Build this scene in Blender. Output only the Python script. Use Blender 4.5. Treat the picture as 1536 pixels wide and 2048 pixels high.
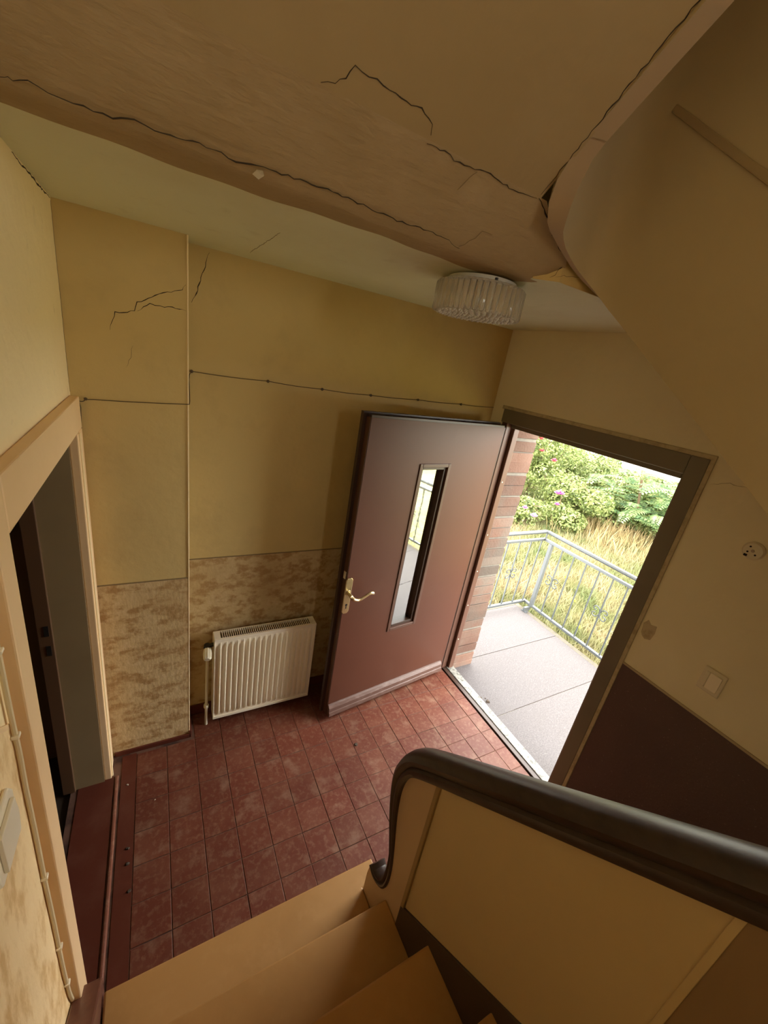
import bpy, bmesh, math, random
import numpy as np
from mathutils import Vector, Matrix

for o in list(bpy.data.objects):
    bpy.data.objects.remove(o)
scene = bpy.context.scene
COL = scene.collection
random.seed(7)
RNG = np.random.default_rng(7)

# ------------------------------------------------------------------ camera
cam_d = bpy.data.cameras.new('camera')
cam_d.sensor_fit = 'VERTICAL'
cam_d.sensor_height = 24.0
cam_d.sensor_width = 18.0
cam_d.lens = 805.5 / 2048.0 * 24.0
cam_d.clip_start = 0.02
cam_d.clip_end = 200
cam = bpy.data.objects.new('camera', cam_d)
cam.location = (0, 0, 2.25)
cam.rotation_euler = (1.21393154, -0.16475824, -0.48390143)
COL.objects.link(cam)
scene.camera = cam

# ------------------------------------------------------------------ world, sun, exposure
WORLD_STRENGTH = 10.0
world = bpy.data.worlds.new('sky')
scene.world = world
world.use_nodes = True
bg = world.node_tree.nodes['Background']
bg.inputs['Color'].default_value = (1.0, 0.985, 0.94, 1)
bg.inputs['Strength'].default_value = WORLD_STRENGTH

sun_d = bpy.data.lights.new('sun', 'SUN')
sun_d.energy = 7.0
sun_d.angle = math.radians(0.6)
sun_d.color = (1.0, 0.95, 0.82)
sun = bpy.data.objects.new('sun', sun_d)
COL.objects.link(sun)
sun.location = (-6, -3, 14)
sun.rotation_euler = Vector((0.40, 0.16, -1.0)).to_track_quat('-Z', 'Y').to_euler()


def portal(name, loc, direction, sx, sy):
    d = bpy.data.lights.new(name, 'AREA')
    d.shape = 'RECTANGLE'
    d.size, d.size_y = sx, sy
    d.cycles.is_portal = True
    o = bpy.data.objects.new(name, d)
    o.location = loc
    o.rotation_euler = Vector(direction).to_track_quat('-Z', 'Y').to_euler()
    COL.objects.link(o)


portal('doorway_sky_portal', (2.34, 1.40, 1.0), (-1, 0, 0), 1.1, 2.05)
portal('fill_side_window_sky_portal', (2.34, -1.5, 2.90), (-1, 0, 0), 1.12, 1.42)
portal('fill_window_sky_portal', (1.54, -2.46, 2.70), (0, 1, 0), 0.80, 1.02)

vs = scene.view_settings
vs.view_transform = 'Standard'
vs.look = 'None'
vs.gamma = 1.0
vs.use_curve_mapping = False
vs.exposure = 0.4
scene.cycles.max_bounces = 12
scene.cycles.diffuse_bounces = 8
scene.cycles.glossy_bounces = 4
scene.cycles.transmission_bounces = 10
scene.cycles.transparent_max_bounces = 12
scene.cycles.sample_clamp_indirect = 6.0


# ------------------------------------------------------------------ materials
def srgb(r, g, b):
    f = lambda c: (c / 255.0) / 12.92 if c / 255.0 <= 0.04045 else ((c / 255.0 + 0.055) / 1.055) ** 2.4
    return (f(r), f(g), f(b), 1.0)


def rgba(c):
    return tuple(c) if len(c) == 4 else tuple(c) + (1.0,)


def material(name, base, rough=0.6, layers=(), bump=None, metallic=0.0, spec=0.5, coat=0.0,
             object_random=0.0, transmission=0.0, ior=1.45, stretch=(1, 1, 1)):
    """layers: (noise scale, detail, low, high, colour, amount[, stretch])"""
    m = bpy.data.materials.new(name)
    m.use_nodes = True
    nt = m.node_tree
    N, Lk = nt.nodes, nt.links
    p = N['Principled BSDF']
    p.inputs['Roughness'].default_value = rough
    p.inputs['Metallic'].default_value = metallic
    p.inputs['Specular IOR Level'].default_value = spec
    p.inputs['Coat Weight'].default_value = coat
    p.inputs['Coat Roughness'].default_value = 0.15
    p.inputs['Transmission Weight'].default_value = transmission
    p.inputs['IOR'].default_value = ior
    p.inputs['Base Color'].default_value = rgba(base)
    geo = N.new('ShaderNodeNewGeometry')

    def coords(st):
        mp = N.new('ShaderNodeMapping')
        mp.inputs['Scale'].default_value = st
        Lk.new(geo.outputs['Position'], mp.inputs['Vector'])
        return mp.outputs['Vector']
    col = None
    if layers or object_random:
        rgb = N.new('ShaderNodeRGB')
        rgb.outputs[0].default_value = rgba(base)
        col = rgb.outputs[0]
    for ly in layers:
        sc, det, lo, hi, c2, amt = ly[:6]
        st = ly[6] if len(ly) > 6 else stretch
        nz = N.new('ShaderNodeTexNoise')
        nz.inputs['Scale'].default_value = sc
        nz.inputs['Detail'].default_value = det
        nz.inputs['Roughness'].default_value = 0.6
        Lk.new(coords(st), nz.inputs['Vector'])
        mr = N.new('ShaderNodeMapRange')
        mr.inputs['From Min'].default_value = lo
        mr.inputs['From Max'].default_value = hi
        mr.inputs['To Min'].default_value = 0
        mr.inputs['To Max'].default_value = amt
        Lk.new(nz.outputs['Fac'], mr.inputs['Value'])
        mx = N.new('ShaderNodeMix')
        mx.data_type = 'RGBA'
        mx.inputs[7].default_value = rgba(c2)
        Lk.new(mr.outputs['Result'], mx.inputs[0])
        Lk.new(col, mx.inputs[6])
        col = mx.outputs[2]
    if object_random:
        oi = N.new('ShaderNodeObjectInfo')
        mr = N.new('ShaderNodeMapRange')
        mr.inputs['To Min'].default_value = 1 - object_random
        mr.inputs['To Max'].default_value = 1 + object_random
        Lk.new(oi.outputs['Random'], mr.inputs['Value'])
        hsv = N.new('ShaderNodeHueSaturation')
        Lk.new(mr.outputs['Result'], hsv.inputs['Value'])
        Lk.new(col, hsv.inputs['Color'])
        col = hsv.outputs['Color']
    if col is not None:
        Lk.new(col, p.inputs['Base Color'])
    if bump:
        sc, det, strength, dist = bump[:4]
        st = bump[4] if len(bump) > 4 else stretch
        nz = N.new('ShaderNodeTexNoise')
        nz.inputs['Scale'].default_value = sc
        nz.inputs['Detail'].default_value = det
        Lk.new(coords(st), nz.inputs['Vector'])
        b = N.new('ShaderNodeBump')
        b.inputs['Strength'].default_value = strength
        b.inputs['Distance'].default_value = dist
        Lk.new(nz.outputs['Fac'], b.inputs['Height'])
        Lk.new(b.outputs['Normal'], p.inputs['Normal'])
    return m


M = {}
PLB = (26, 5, 0.35, 0.006)
M['wall_yellow'] = material('wall_yellow_paint', (0.62, 0.465, 0.195), 0.75,
    [(1.3, 5, 0.42, 0.72, (0.52, 0.385, 0.16), 0.7), (5, 7, 0.55, 0.75, (0.43, 0.315, 0.14), 0.35)], PLB)
M['wall_left'] = material('wall_pale_paint', (0.93, 0.77, 0.47), 0.75,
    [(1.6, 5, 0.45, 0.7, (0.86, 0.69, 0.40), 0.7), (14, 8, 0.62, 0.74, (0.55, 0.43, 0.24), 0.4)], (20, 6, 0.5, 0.008))
M['wall_right'] = material('wall_right_paint', (0.80, 0.73, 0.52), 0.7,
    [(1.5, 5, 0.45, 0.72, (0.74, 0.66, 0.45), 0.7)], PLB)
M['ceiling'] = material('ceiling_green_distemper', (0.72, 0.71, 0.50), 0.85,
    [(1.4, 5, 0.42, 0.70, (0.64, 0.60, 0.39), 0.8), (9, 8, 0.6, 0.75, (0.52, 0.46, 0.28), 0.3)], (18, 5, 0.3, 0.008))
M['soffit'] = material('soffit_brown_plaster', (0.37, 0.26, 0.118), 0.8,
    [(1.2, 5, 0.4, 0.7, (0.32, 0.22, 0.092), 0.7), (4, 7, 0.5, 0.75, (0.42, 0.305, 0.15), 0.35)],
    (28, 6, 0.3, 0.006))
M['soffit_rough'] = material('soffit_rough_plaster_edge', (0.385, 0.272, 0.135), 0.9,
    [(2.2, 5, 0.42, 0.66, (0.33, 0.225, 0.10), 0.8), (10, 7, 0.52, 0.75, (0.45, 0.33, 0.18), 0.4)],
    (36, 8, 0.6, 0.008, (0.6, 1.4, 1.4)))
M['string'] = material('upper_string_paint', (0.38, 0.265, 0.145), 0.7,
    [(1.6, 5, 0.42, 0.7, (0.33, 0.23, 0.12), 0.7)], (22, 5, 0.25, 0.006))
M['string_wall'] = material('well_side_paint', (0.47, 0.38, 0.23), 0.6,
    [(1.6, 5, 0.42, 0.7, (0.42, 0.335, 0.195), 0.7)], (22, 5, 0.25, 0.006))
WPL = [(13, 9, 0.46, 0.58, (0.36, 0.205, 0.070), 0.85, (0.9, 0.9, 1.5)), (45, 6, 0.50, 0.66, (0.68, 0.53, 0.31), 0.45),
       (2.2, 4, 0.5, 0.7, (0.44, 0.29, 0.12), 0.5)]
M['wallpaper'] = material('sponged_wallpaper', (0.58, 0.43, 0.22), 0.8, WPL, (60, 6, 0.45, 0.006, (1, 1, 0.5)))
M['wallpaper_left'] = material('streaked_wallpaper', (0.90, 0.69, 0.39), 0.8,
    [(20, 8, 0.47, 0.62, (0.66, 0.42, 0.17), 0.8, (1, 1.0, 0.38)), (3, 4, 0.5, 0.7, (0.74, 0.51, 0.24), 0.4)],
    (55, 6, 0.6, 0.008, (1, 1, 0.35)))
M['wainscot'] = material('dark_speckled_dado', (0.105, 0.060, 0.056), 0.55,
    [(120, 3, 0.64, 0.74, (0.30, 0.20, 0.16), 0.6), (2, 4, 0.45, 0.7, (0.080, 0.046, 0.045), 0.7)], (90, 4, 0.4, 0.004))
M['dado_line'] = material('dado_line_paint', (0.46, 0.38, 0.24), 0.7)
M['casing'] = material('cream_gloss_casing', (0.88, 0.63, 0.36), 0.42,
    [(3, 5, 0.45, 0.75, (0.80, 0.55, 0.29), 0.6)], (30, 4, 0.1, 0.003))
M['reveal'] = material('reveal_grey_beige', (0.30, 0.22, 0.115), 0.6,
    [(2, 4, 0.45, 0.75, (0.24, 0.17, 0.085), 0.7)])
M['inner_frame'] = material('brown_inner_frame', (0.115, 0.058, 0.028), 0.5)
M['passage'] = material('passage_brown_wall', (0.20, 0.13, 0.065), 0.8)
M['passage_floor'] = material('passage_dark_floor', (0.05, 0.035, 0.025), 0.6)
M['black'] = material('dark_gap', (0.012, 0.010, 0.008), 0.8)
M['crack'] = material('crack_dark', (0.050, 0.032, 0.016), 0.95)
M['crack_faint'] = material('crack_faint', (0.24, 0.17, 0.085), 0.95)
M['tile'] = material('red_clay_tile', (0.125, 0.033, 0.018), 0.48,
    [(5.0, 9, 0.44, 0.68, (0.165, 0.060, 0.034), 0.8), (45, 8, 0.50, 0.66, (0.22, 0.115, 0.072), 0.5),
     (9, 8, 0.54, 0.68, (0.25, 0.145, 0.095), 0.6), (1.6, 4, 0.5, 0.72, (0.085, 0.020, 0.011), 0.5)], (35, 6, 0.16, 0.003), spec=0.32, object_random=0.10)
M['grout'] = material('floor_grout', (0.14, 0.070, 0.046), 0.85,
    [(9, 6, 0.45, 0.6, (0.035, 0.015, 0.011), 0.8)])
M['red_paint'] = material('red_floor_paint', (0.105, 0.026, 0.015), 0.42,
    [(6, 6, 0.48, 0.72, (0.15, 0.056, 0.036), 0.6)], (40, 5, 0.15, 0.003), spec=0.35)
M['strip'] = material('floor_strip_worn_red', (0.22, 0.08, 0.05), 0.28, [(30, 5, 0.5, 0.7, (0.36, 0.21, 0.14), 0.6)])
M['tread'] = material('tan_stair_covering', (0.45, 0.245, 0.083), 0.5,
    [(3, 7, 0.45, 0.72, (0.36, 0.185, 0.055), 0.7), (18, 7, 0.52, 0.72, (0.52, 0.305, 0.12), 0.35)],
    (30, 5, 0.12, 0.003))
M['riser'] = material('stair_riser_brown', (0.28, 0.16, 0.06), 0.55)
M['string_wood'] = material('red_brown_string', (0.135, 0.055, 0.035), 0.35,
    [(6, 6, 0.45, 0.7, (0.20, 0.09, 0.055), 0.6, (6, 1, 6))])
M['panel'] = material('cream_panel_paint', (0.52, 0.38, 0.18), 0.5,
    [(1.8, 4, 0.45, 0.72, (0.47, 0.335, 0.15), 0.6)])
M['newel'] = material('peach_newel_paint', (0.52, 0.36, 0.20), 0.5,
    [(2.2, 4, 0.45, 0.72, (0.46, 0.315, 0.165), 0.6)])
M['batten'] = material('olive_batten_paint', (0.30, 0.20, 0.08), 0.5)
M['shade_line'] = material('well_shade_line', (0.36, 0.27, 0.15), 0.6)
M['panel_brown'] = material('darker_brown_panel', (0.25, 0.155, 0.070), 0.55,
    [(1.8, 4, 0.45, 0.72, (0.215, 0.13, 0.058), 0.6)])
M['skirt'] = material('dark_brown_stair_skirting', (0.055, 0.032, 0.020), 0.5)
M['handrail'] = material('dark_walnut_handrail', (0.046, 0.028, 0.021), 0.38,
    [(9, 6, 0.45, 0.7, (0.028, 0.017, 0.013), 0.8, (4, 1, 4))], (14, 5, 0.12, 0.003, (5, 1, 5)), spec=0.45)
M['door'] = material('red_brown_door_paint', (0.098, 0.034, 0.019), 0.42,
    [(1.4, 5, 0.45, 0.72, (0.078, 0.026, 0.014), 0.6), (3, 7, 0.58, 0.78, (0.13, 0.062, 0.04), 0.4)],
    (9, 4, 0.05, 0.004), spec=0.38)
M['door_dark'] = material('dark_brown_door_edge', (0.050, 0.028, 0.020), 0.35)
M['door_rim'] = material('brown_door_rim', (0.095, 0.045, 0.030), 0.35)
M['bar'] = material('weather_bar_worn_brown', (0.115, 0.062, 0.048), 0.38,
    [(16, 7, 0.5, 0.68, (0.20, 0.135, 0.115), 0.6, (1, 4, 4))])
M['frame'] = material('dark_olive_door_frame', (0.20, 0.175, 0.125), 0.40,
    [(3, 5, 0.45, 0.72, (0.16, 0.135, 0.095), 0.7)])
M['frame_brown'] = material('brown_door_jamb', (0.13, 0.062, 0.042), 0.32)
M['frame_line'] = material('pale_frame_putty', (0.50, 0.43, 0.27), 0.7,
    [(25, 6, 0.45, 0.65, (0.32, 0.26, 0.15), 0.7)])
M['threshold'] = material('worn_pale_threshold', (0.26, 0.255, 0.23), 0.5,
    [(45, 8, 0.50, 0.60, (0.08, 0.08, 0.07), 0.85)], (40, 6, 0.4, 0.004))
M['brass'] = material('worn_brass', (0.62, 0.50, 0.27), 0.30, [(40, 5, 0.5, 0.7, (0.45, 0.35, 0.2), 0.6)], metallic=0.85)
M['steel'] = material('dull_steel', (0.35, 0.32, 0.26), 0.45, metallic=0.6)
M['white_enamel'] = material('radiator_cream_enamel', (0.88, 0.80, 0.64), 0.32)
M['rad_dark'] = material('radiator_dark_core', (0.05, 0.04, 0.03), 0.7)
M['plastic'] = material('cream_plastic', (0.72, 0.66, 0.50), 0.4)
M['plastic_white'] = material('ivory_switch_plastic', (0.90, 0.83, 0.66), 0.35)
M['cable'] = material('cream_cable', (0.70, 0.58, 0.36), 0.5)
M['wire'] = material('thin_dark_wire', (0.10, 0.065, 0.03), 0.6)
M['lamp_white'] = material('lamp_base_white', (0.72, 0.72, 0.66), 0.4)
M['brick'] = material('porch_brick', (0.155, 0.082, 0.058), 0.85,
    [(5, 6, 0.40, 0.65, (0.19, 0.125, 0.095), 0.7), (1.8, 3, 0.46, 0.60, (0.135, 0.115, 0.095), 0.8)],
    (70, 6, 0.5, 0.006), object_random=0.28)
M['mortar'] = material('brick_mortar', (0.22, 0.20, 0.17), 0.9, [(30, 5, 0.45, 0.7, (0.15, 0.135, 0.115), 0.7)])
M['slab'] = material('terrazzo_slab', (0.094, 0.083, 0.084), 0.7,
    [(130, 4, 0.46, 0.58, (0.058, 0.050, 0.053), 0.8), (110, 4, 0.58, 0.66, (0.14, 0.13, 0.13), 0.7),
     (2, 5, 0.5, 0.75, (0.08, 0.068, 0.064), 0.4)], (200, 3, 0.2, 0.002), object_random=0.05)
M['slab_joint'] = material('slab_joint', (0.16, 0.13, 0.11), 0.9)
M['slab_edge'] = material('slab_edge_concrete', (0.12, 0.105, 0.080), 0.9, [(30, 6, 0.45, 0.65, (0.08, 0.07, 0.05), 0.7)])
M['rail_metal'] = material('galvanised_rail', (0.10, 0.11, 0.12), 0.45, metallic=0.25)
M['rail_dark'] = material('grey_baluster_metal', (0.075, 0.085, 0.09), 0.5, metallic=0.2)
M['soil'] = material('garden_soil_turf', (0.20, 0.19, 0.07), 0.95,
    [(1.2, 6, 0.42, 0.62, (0.30, 0.24, 0.11), 0.8), (8, 6, 0.45, 0.65, (0.12, 0.15, 0.04), 0.6)])
M['house_white'] = material('neighbour_white_render', (0.80, 0.80, 0.78), 0.8)
M['house_roof'] = material('neighbour_roof_tiles', (0.25, 0.10, 0.07), 0.8)
M['house_glass'] = material('neighbour_window_glass', (0.20, 0.23, 0.26), 0.15)
M['pipe_grey'] = material('grey_downpipe', (0.36, 0.37, 0.38), 0.5)
M['bark'] = material('twig_bark', (0.13, 0.09, 0.05), 0.9)
M['plaster_bare'] = material('bare_grey_plaster', (0.52, 0.44, 0.29), 0.9,
    [(30, 6, 0.45, 0.6, (0.40, 0.32, 0.20), 0.8)])
M['plaster_peach'] = material('bare_peach_plaster', (0.66, 0.42, 0.24), 0.85)
M['debris'] = material('dry_leaf_brown', (0.07, 0.05, 0.035), 0.9)
M['debris_pale'] = material('pale_crumb', (0.45, 0.38, 0.3), 0.9)
M['metal_dark'] = material('dark_lock_plate', (0.04, 0.035, 0.03), 0.4, metallic=0.5)


def leaf_material(name, c1, c2, c3, scale=6.0):
    m = bpy.data.materials.new(name)
    m.use_nodes = True
    nt = m.node_tree
    N, Lk = nt.nodes, nt.links
    p = N['Principled BSDF']
    p.inputs['Roughness'].default_value = 0.55
    geo = N.new('ShaderNodeNewGeometry')
    nz = N.new('ShaderNodeTexNoise')
    nz.inputs['Scale'].default_value = scale
    nz.inputs['Detail'].default_value = 6
    Lk.new(geo.outputs['Position'], nz.inputs['Vector'])
    cr = N.new('ShaderNodeValToRGB')
    e = cr.color_ramp.elements
    e[0].position, e[0].color = 0.36, rgba(c1)
    e[1].position, e[1].color = 0.66, rgba(c3)
    mid = cr.color_ramp.elements.new(0.5)
    mid.color = rgba(c2)
    Lk.new(nz.outputs['Fac'], cr.inputs['Fac'])
    Lk.new(cr.outputs['Color'], p.inputs['Base Color'])
    tr = N.new('ShaderNodeBsdfTranslucent')
    Lk.new(cr.outputs['Color'], tr.inputs['Color'])
    mx = N.new('ShaderNodeMixShader')
    mx.inputs[0].default_value = 0.35
    Lk.new(p.outputs[0], mx.inputs[1])
    Lk.new(tr.outputs[0], mx.inputs[2])
    Lk.new(mx.outputs[0], N['Material Output'].inputs['Surface'])
    return m


M['grass'] = leaf_material('meadow_grass', (0.12, 0.15, 0.055), (0.225, 0.215, 0.10), (0.32, 0.26, 0.15), 1.6)
M['dry_grass'] = leaf_material('dry_seed_grass', (0.26, 0.21, 0.09), (0.34, 0.26, 0.125), (0.40, 0.31, 0.17), 3.0)
M['leaf_rose'] = leaf_material('rose_leaf', (0.06, 0.09, 0.02), (0.17, 0.22, 0.06), (0.32, 0.35, 0.13), 9)
M['leaf_sumac'] = leaf_material('sumac_leaf', (0.045, 0.10, 0.038), (0.12, 0.20, 0.065), (0.25, 0.33, 0.12), 5)
M['leaf_hedge'] = leaf_material('hedge_leaf', (0.06, 0.09, 0.025), (0.15, 0.195, 0.055), (0.28, 0.32, 0.11), 8)
M['flower_red'] = material('rose_red_petal', (0.55, 0.05, 0.09), 0.6)
M['flower_pink'] = material('rose_magenta_petal', (0.55, 0.12, 0.36), 0.6)
M['flower_lilac'] = material('lilac_petal', (0.50, 0.24, 0.62), 0.6)
M['flower_yellow'] = material('yellow_meadow_petal', (0.70, 0.55, 0.05), 0.6)


def glass_material(name, tint, mirror):
    m = bpy.data.materials.new(name)
    m.use_nodes = True
    nt = m.node_tree
    N, Lk = nt.nodes, nt.links
    for n in list(N):
        if n.type == 'BSDF_PRINCIPLED':
            N.remove(n)
    t = N.new('ShaderNodeBsdfTransparent')
    t.inputs['Color'].default_value = rgba(tint)
    g = N.new('ShaderNodeBsdfGlossy')
    g.inputs['Roughness'].default_value = 0.02
    g.inputs['Color'].default_value = (0.95, 0.97, 0.95, 1)
    geo = N.new('ShaderNodeNewGeometry')
    nz = N.new('ShaderNodeTexNoise')
    nz.inputs['Scale'].default_value = 30
    Lk.new(geo.outputs['Position'], nz.inputs['Vector'])
    b = N.new('ShaderNodeBump')
    b.inputs['Strength'].default_value = 0.03
    b.inputs['Distance'].default_value = 0.002
    Lk.new(nz.outputs['Fac'], b.inputs['Height'])
    Lk.new(b.outputs['Normal'], g.inputs['Normal'])
    mx = N.new('ShaderNodeMixShader')
    mx.inputs[0].default_value = mirror
    Lk.new(t.outputs[0], mx.inputs[1])
    Lk.new(g.outputs[0], mx.inputs[2])
    Lk.new(mx.outputs[0], N['Material Output'].inputs['Surface'])
    return m


M['door_glass'] = glass_material('reflective_door_glass', (0.45, 0.47, 0.44), 0.62)
M['window_glass'] = glass_material('clear_window_glass', (0.96, 0.97, 0.96), 0.06)
M['lamp_glass'] = material('lamp_rod_glass', (0.97, 0.95, 0.90), 0.03, transmission=0.78, ior=1.35)


M['lamp_bead'] = material('lamp_bead_glass', (1.0, 0.99, 0.94), 0.05, transmission=0.5, ior=1.6, spec=0.8)

# ------------------------------------------------------------------ mesh helpers
class MB:
    def __init__(self):
        self.v, self.f = [], []

    def add(self, vs, fs):
        b = len(self.v)
        self.v += [tuple(map(float, q)) for q in vs]
        self.f += [tuple(b + i for i in q) for q in fs]
        return self

    def box(self, x0, x1, y0, y1, z0, z1):
        vs = [(x, y, z) for z in (z0, z1) for y in (y0, y1) for x in (x0, x1)]
        return self.add(vs, [(0, 2, 3, 1), (4, 5, 7, 6), (0, 1, 5, 4), (2, 6, 7, 3), (0, 4, 6, 2), (1, 3, 7, 5)])

    def prism(self, poly, axis, a, b):
        """poly: 2-D outline in the two remaining axes (in x,y,z order), extruded along axis from a to b"""
        n = len(poly)

        def pt(p, t):
            q = list(p)
            q.insert(axis, t)
            return tuple(q)
        vs = [pt(p, a) for p in poly] + [pt(p, b) for p in poly]
        fs = [tuple(range(n))[::-1], tuple(range(n, 2 * n))]
        fs += [(i, (i + 1) % n, n + (i + 1) % n, n + i) for i in range(n)]
        return self.add(vs, fs)

    def sweep(self, path, profile, up=None, closed_ends=True):
        """profile: list of (u,v); u along 'side', v along 'up' vector; path: 3-D points"""
        P = [Vector(p) for p in path]
        n, k = len(P), len(profile)
        up0 = Vector(up) if up else None
        vs = []
        prev = None
        for i in range(n):
            t = (P[min(i + 1, n - 1)] - P[max(i - 1, 0)]).normalized()
            if up0 is not None:
                side = t.cross(up0)
                if side.length < 1e-6:
                    side = prev if prev else Vector((1, 0, 0))
            else:
                if prev is None:
                    a = Vector((0, 0, 1)) if abs(t.z) < 0.9 else Vector((1, 0, 0))
                    side = t.cross(a)
                else:
                    side = prev - t * prev.dot(t)
            side.normalize()
            prev = side.copy()
            nrm = side.cross(t).normalized()
            for u, v in profile:
                vs.append(tuple(P[i] + side * u + nrm * v))
        fs = []
        for i in range(n - 1):
            for j in range(k):
                a, b = i * k + j, i * k + (j + 1) % k
                fs.append((a, b, b + k, a + k))
        if closed_ends:
            fs.append(tuple(range(k))[::-1])
            fs.append(tuple((n - 1) * k + j for j in range(k)))
        return self.add(vs, fs)

    def tube(self, path, r, k=8):
        return self.sweep(path, [(r * math.cos(2 * math.pi * j / k), r * math.sin(2 * math.pi * j / k)) for j in range(k)])

    def lathe(self, prof, centre, k=24, axis=2):
        """prof: (radius, height) list revolved about axis through centre"""
        vs = []
        for r, h in prof:
            for j in range(k):
                a = 2 * math.pi * j / k
                p = [r * math.cos(a), r * math.sin(a)]
                p.insert(axis, h)
                vs.append(tuple(centre[i] + p[i] for i in range(3)))
        fs = []
        for i in range(len(prof) - 1):
            for j in range(k):
                a, b = i * k + j, i * k + (j + 1) % k
                fs.append((a, b, b + k, a + k))
        fs.append(tuple(range(k))[::-1])
        fs.append(tuple((len(prof) - 1) * k + j for j in range(k)))
        return self.add(vs, fs)

    def build(self, name, mat, parent=None, smooth=False, bevel=0.0, segs=2, label=None, weld=False):
        me = bpy.data.meshes.new(name)
        me.from_pydata(self.v, [], self.f)
        bm = bmesh.new()
        bm.from_mesh(me)
        if weld:
            bmesh.ops.remove_doubles(bm, verts=bm.verts, dist=1e-5)
        bmesh.ops.recalc_face_normals(bm, faces=bm.faces)
        bm.to_mesh(me)
        bm.free()
        me.materials.append(M[mat] if isinstance(mat, str) else mat)
        o = bpy.data.objects.new(name, me)
        COL.objects.link(o)
        if parent is not None:
            o.parent = parent
            o.matrix_parent_inverse = parent.matrix_world.inverted() if parent.type != 'EMPTY' else \
                Matrix.Translation(-Vector(parent.location)) if parent.rotation_euler.z == 0 else \
                (Matrix.Translation(parent.location) @ parent.rotation_euler.to_matrix().to_4x4()).inverted()
        if smooth:
            me.polygons.foreach_set('use_smooth', [True] * len(me.polygons))
            try:
                me.set_sharp_from_angle(angle=math.radians(40))
            except Exception:
                pass
        if bevel:
            bv = o.modifiers.new('bevel', 'BEVEL')
            bv.width = bevel
            bv.segments = segs
            bv.limit_method = 'ANGLE'
            bv.angle_limit = math.radians(35)
        if label:
            o['label'] = label
        return o


def thing(name, label, cat, loc=(0, 0, 0), group=None, kind=None):
    o = bpy.data.objects.new(name, None)
    o.empty_display_size = 0.05
    COL.objects.link(o)
    o.location = loc
    o['label'] = label
    o['category'] = cat
    if group:
        o['group'] = group
    if kind:
        o['kind'] = kind
    return o


def tag(o, label, cat=None, group=None, kind=None):
    o['label'] = label
    if cat:
        o['category'] = cat
    if group:
        o['group'] = group
    if kind:
        o['kind'] = kind
    return o


def struct(name, mb, mat, label, cat, **kw):
    return tag(mb.build(name, mat, **kw), label, cat, kind='structure')


def share(src, name, parent, loc, rot=None, scale=None):
    c = bpy.data.objects.new(name, src.data)
    COL.objects.link(c)
    c.parent = parent
    c.location = Vector(loc) - Vector(parent.location)
    if rot:
        c.rotation_euler = rot
    if scale:
        c.scale = scale
    return c


def crack(parent, pts, normal, width=0.004, mat='crack', lift=0.0012):
    """a ragged dark fissure drawn as a narrow wedge of geometry lying on the surface"""
    n = Vector(normal).normalized()
    P = []
    for a, b in zip(pts[:-1], pts[1:]):
        a, b = Vector(a), Vector(b)
        k = max(2, int((b - a).length / 0.012))
        for i in range(k):
            q = a.lerp(b, i / k)
            d = (b - a).normalized().cross(n)
            P.append(q + d * random.uniform(-1, 1) * 0.0028)
    P.append(Vector(pts[-1]))
    mb = MB()
    vs, fs = [], []
    for i, q in enumerate(P):
        t = (P[min(i + 1, len(P) - 1)] - P[max(i - 1, 0)]).normalized()
        s = t.cross(n).normalized()
        taper = min(1.0, 0.25 + 4 * min(i, len(P) - 1 - i) / len(P))
        w = width * 0.34 * taper * random.uniform(0.45, 1.25)
        vs += [q + s * w + n * 0.0002, q + n * lift, q - s * w + n * 0.0002]
        if i:
            b = (i - 1) * 3
            fs += [(b, b + 1, b + 4, b + 3), (b + 1, b + 2, b + 5, b + 4)]
    mb.add(vs, fs)
    return mb.build('crack', mat, parent)


# ------------------------------------------------------------------ dimensions
XL, XR = -0.285, 1.985          # left and right wall faces
YB = 2.11                       # back wall face
YP = 1.95                       # pilaster face
ZC = 2.57                       # hall ceiling
SL = 0.83                       # slope of the upper flight soffit
TOP = 5.0                       # top of the house shell
YF = -2.2                       # wall behind the landing

# ------------------------------------------------------------------ shell
wall_back = struct('wall_back', MB().box(-1.7, 2.31, YB, YB + 0.24, -0.6, TOP), 'wall_yellow',
                   'yellow plastered back wall of the hall above the radiator', 'wall')
MB().box(0.12, 1.985, YB - 0.003, YB, 0.06, 1.103).build('wallpaper', 'wallpaper', wall_back,
                                                          label='brown sponged wallpaper dado with worn patches')
MB().box(0.122, 1.984, YB - 0.0042, YB, 1.100, 1.105).build('wallpaper_edge', 'crack_faint', wall_back)
wall_pil = struct('wall_pilaster', MB().box(-0.30, 0.12, YP, YB, 0.0, ZC), 'wall_yellow',
                  'projecting yellow chimney breast beside the left doorway', 'wall')
MB().box(-0.285, 0.12, YP - 0.003, YP, 0.025, 1.088).build('wallpaper', 'wallpaper', wall_pil,
                                                          label='brown sponged wallpaper dado with worn patches')
MB().box(-0.284, 0.116, YP - 0.0042, YP, 1.085, 1.090).build('wallpaper_edge', 'crack_faint', wall_pil)
MB().box(0.116, 0.1220, YP - 0.0045, YP + 0.006, 0.02, ZC).build('corner_bead', 'wall_left', wall_pil, bevel=0.002,
                                                                label='pale plaster corner edge')
trim = struct('baseboard_back', MB().box(0.12, 1.985, YB - 0.012, YB, 0.0, 0.075), 'red_paint',
              'low dark red skirting along the back wall', 'baseboard', bevel=0.004)
trim = struct('baseboard_pilaster', MB().box(-0.25, 0.128, YP - 0.012, YP + 0.003, 0.0, 0.028).box(0.118, 0.132, YP - 0.012, YB, 0.0, 0.05),
              'red_paint', 'low dark red skirting round the chimney breast', 'baseboard', bevel=0.003)

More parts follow.
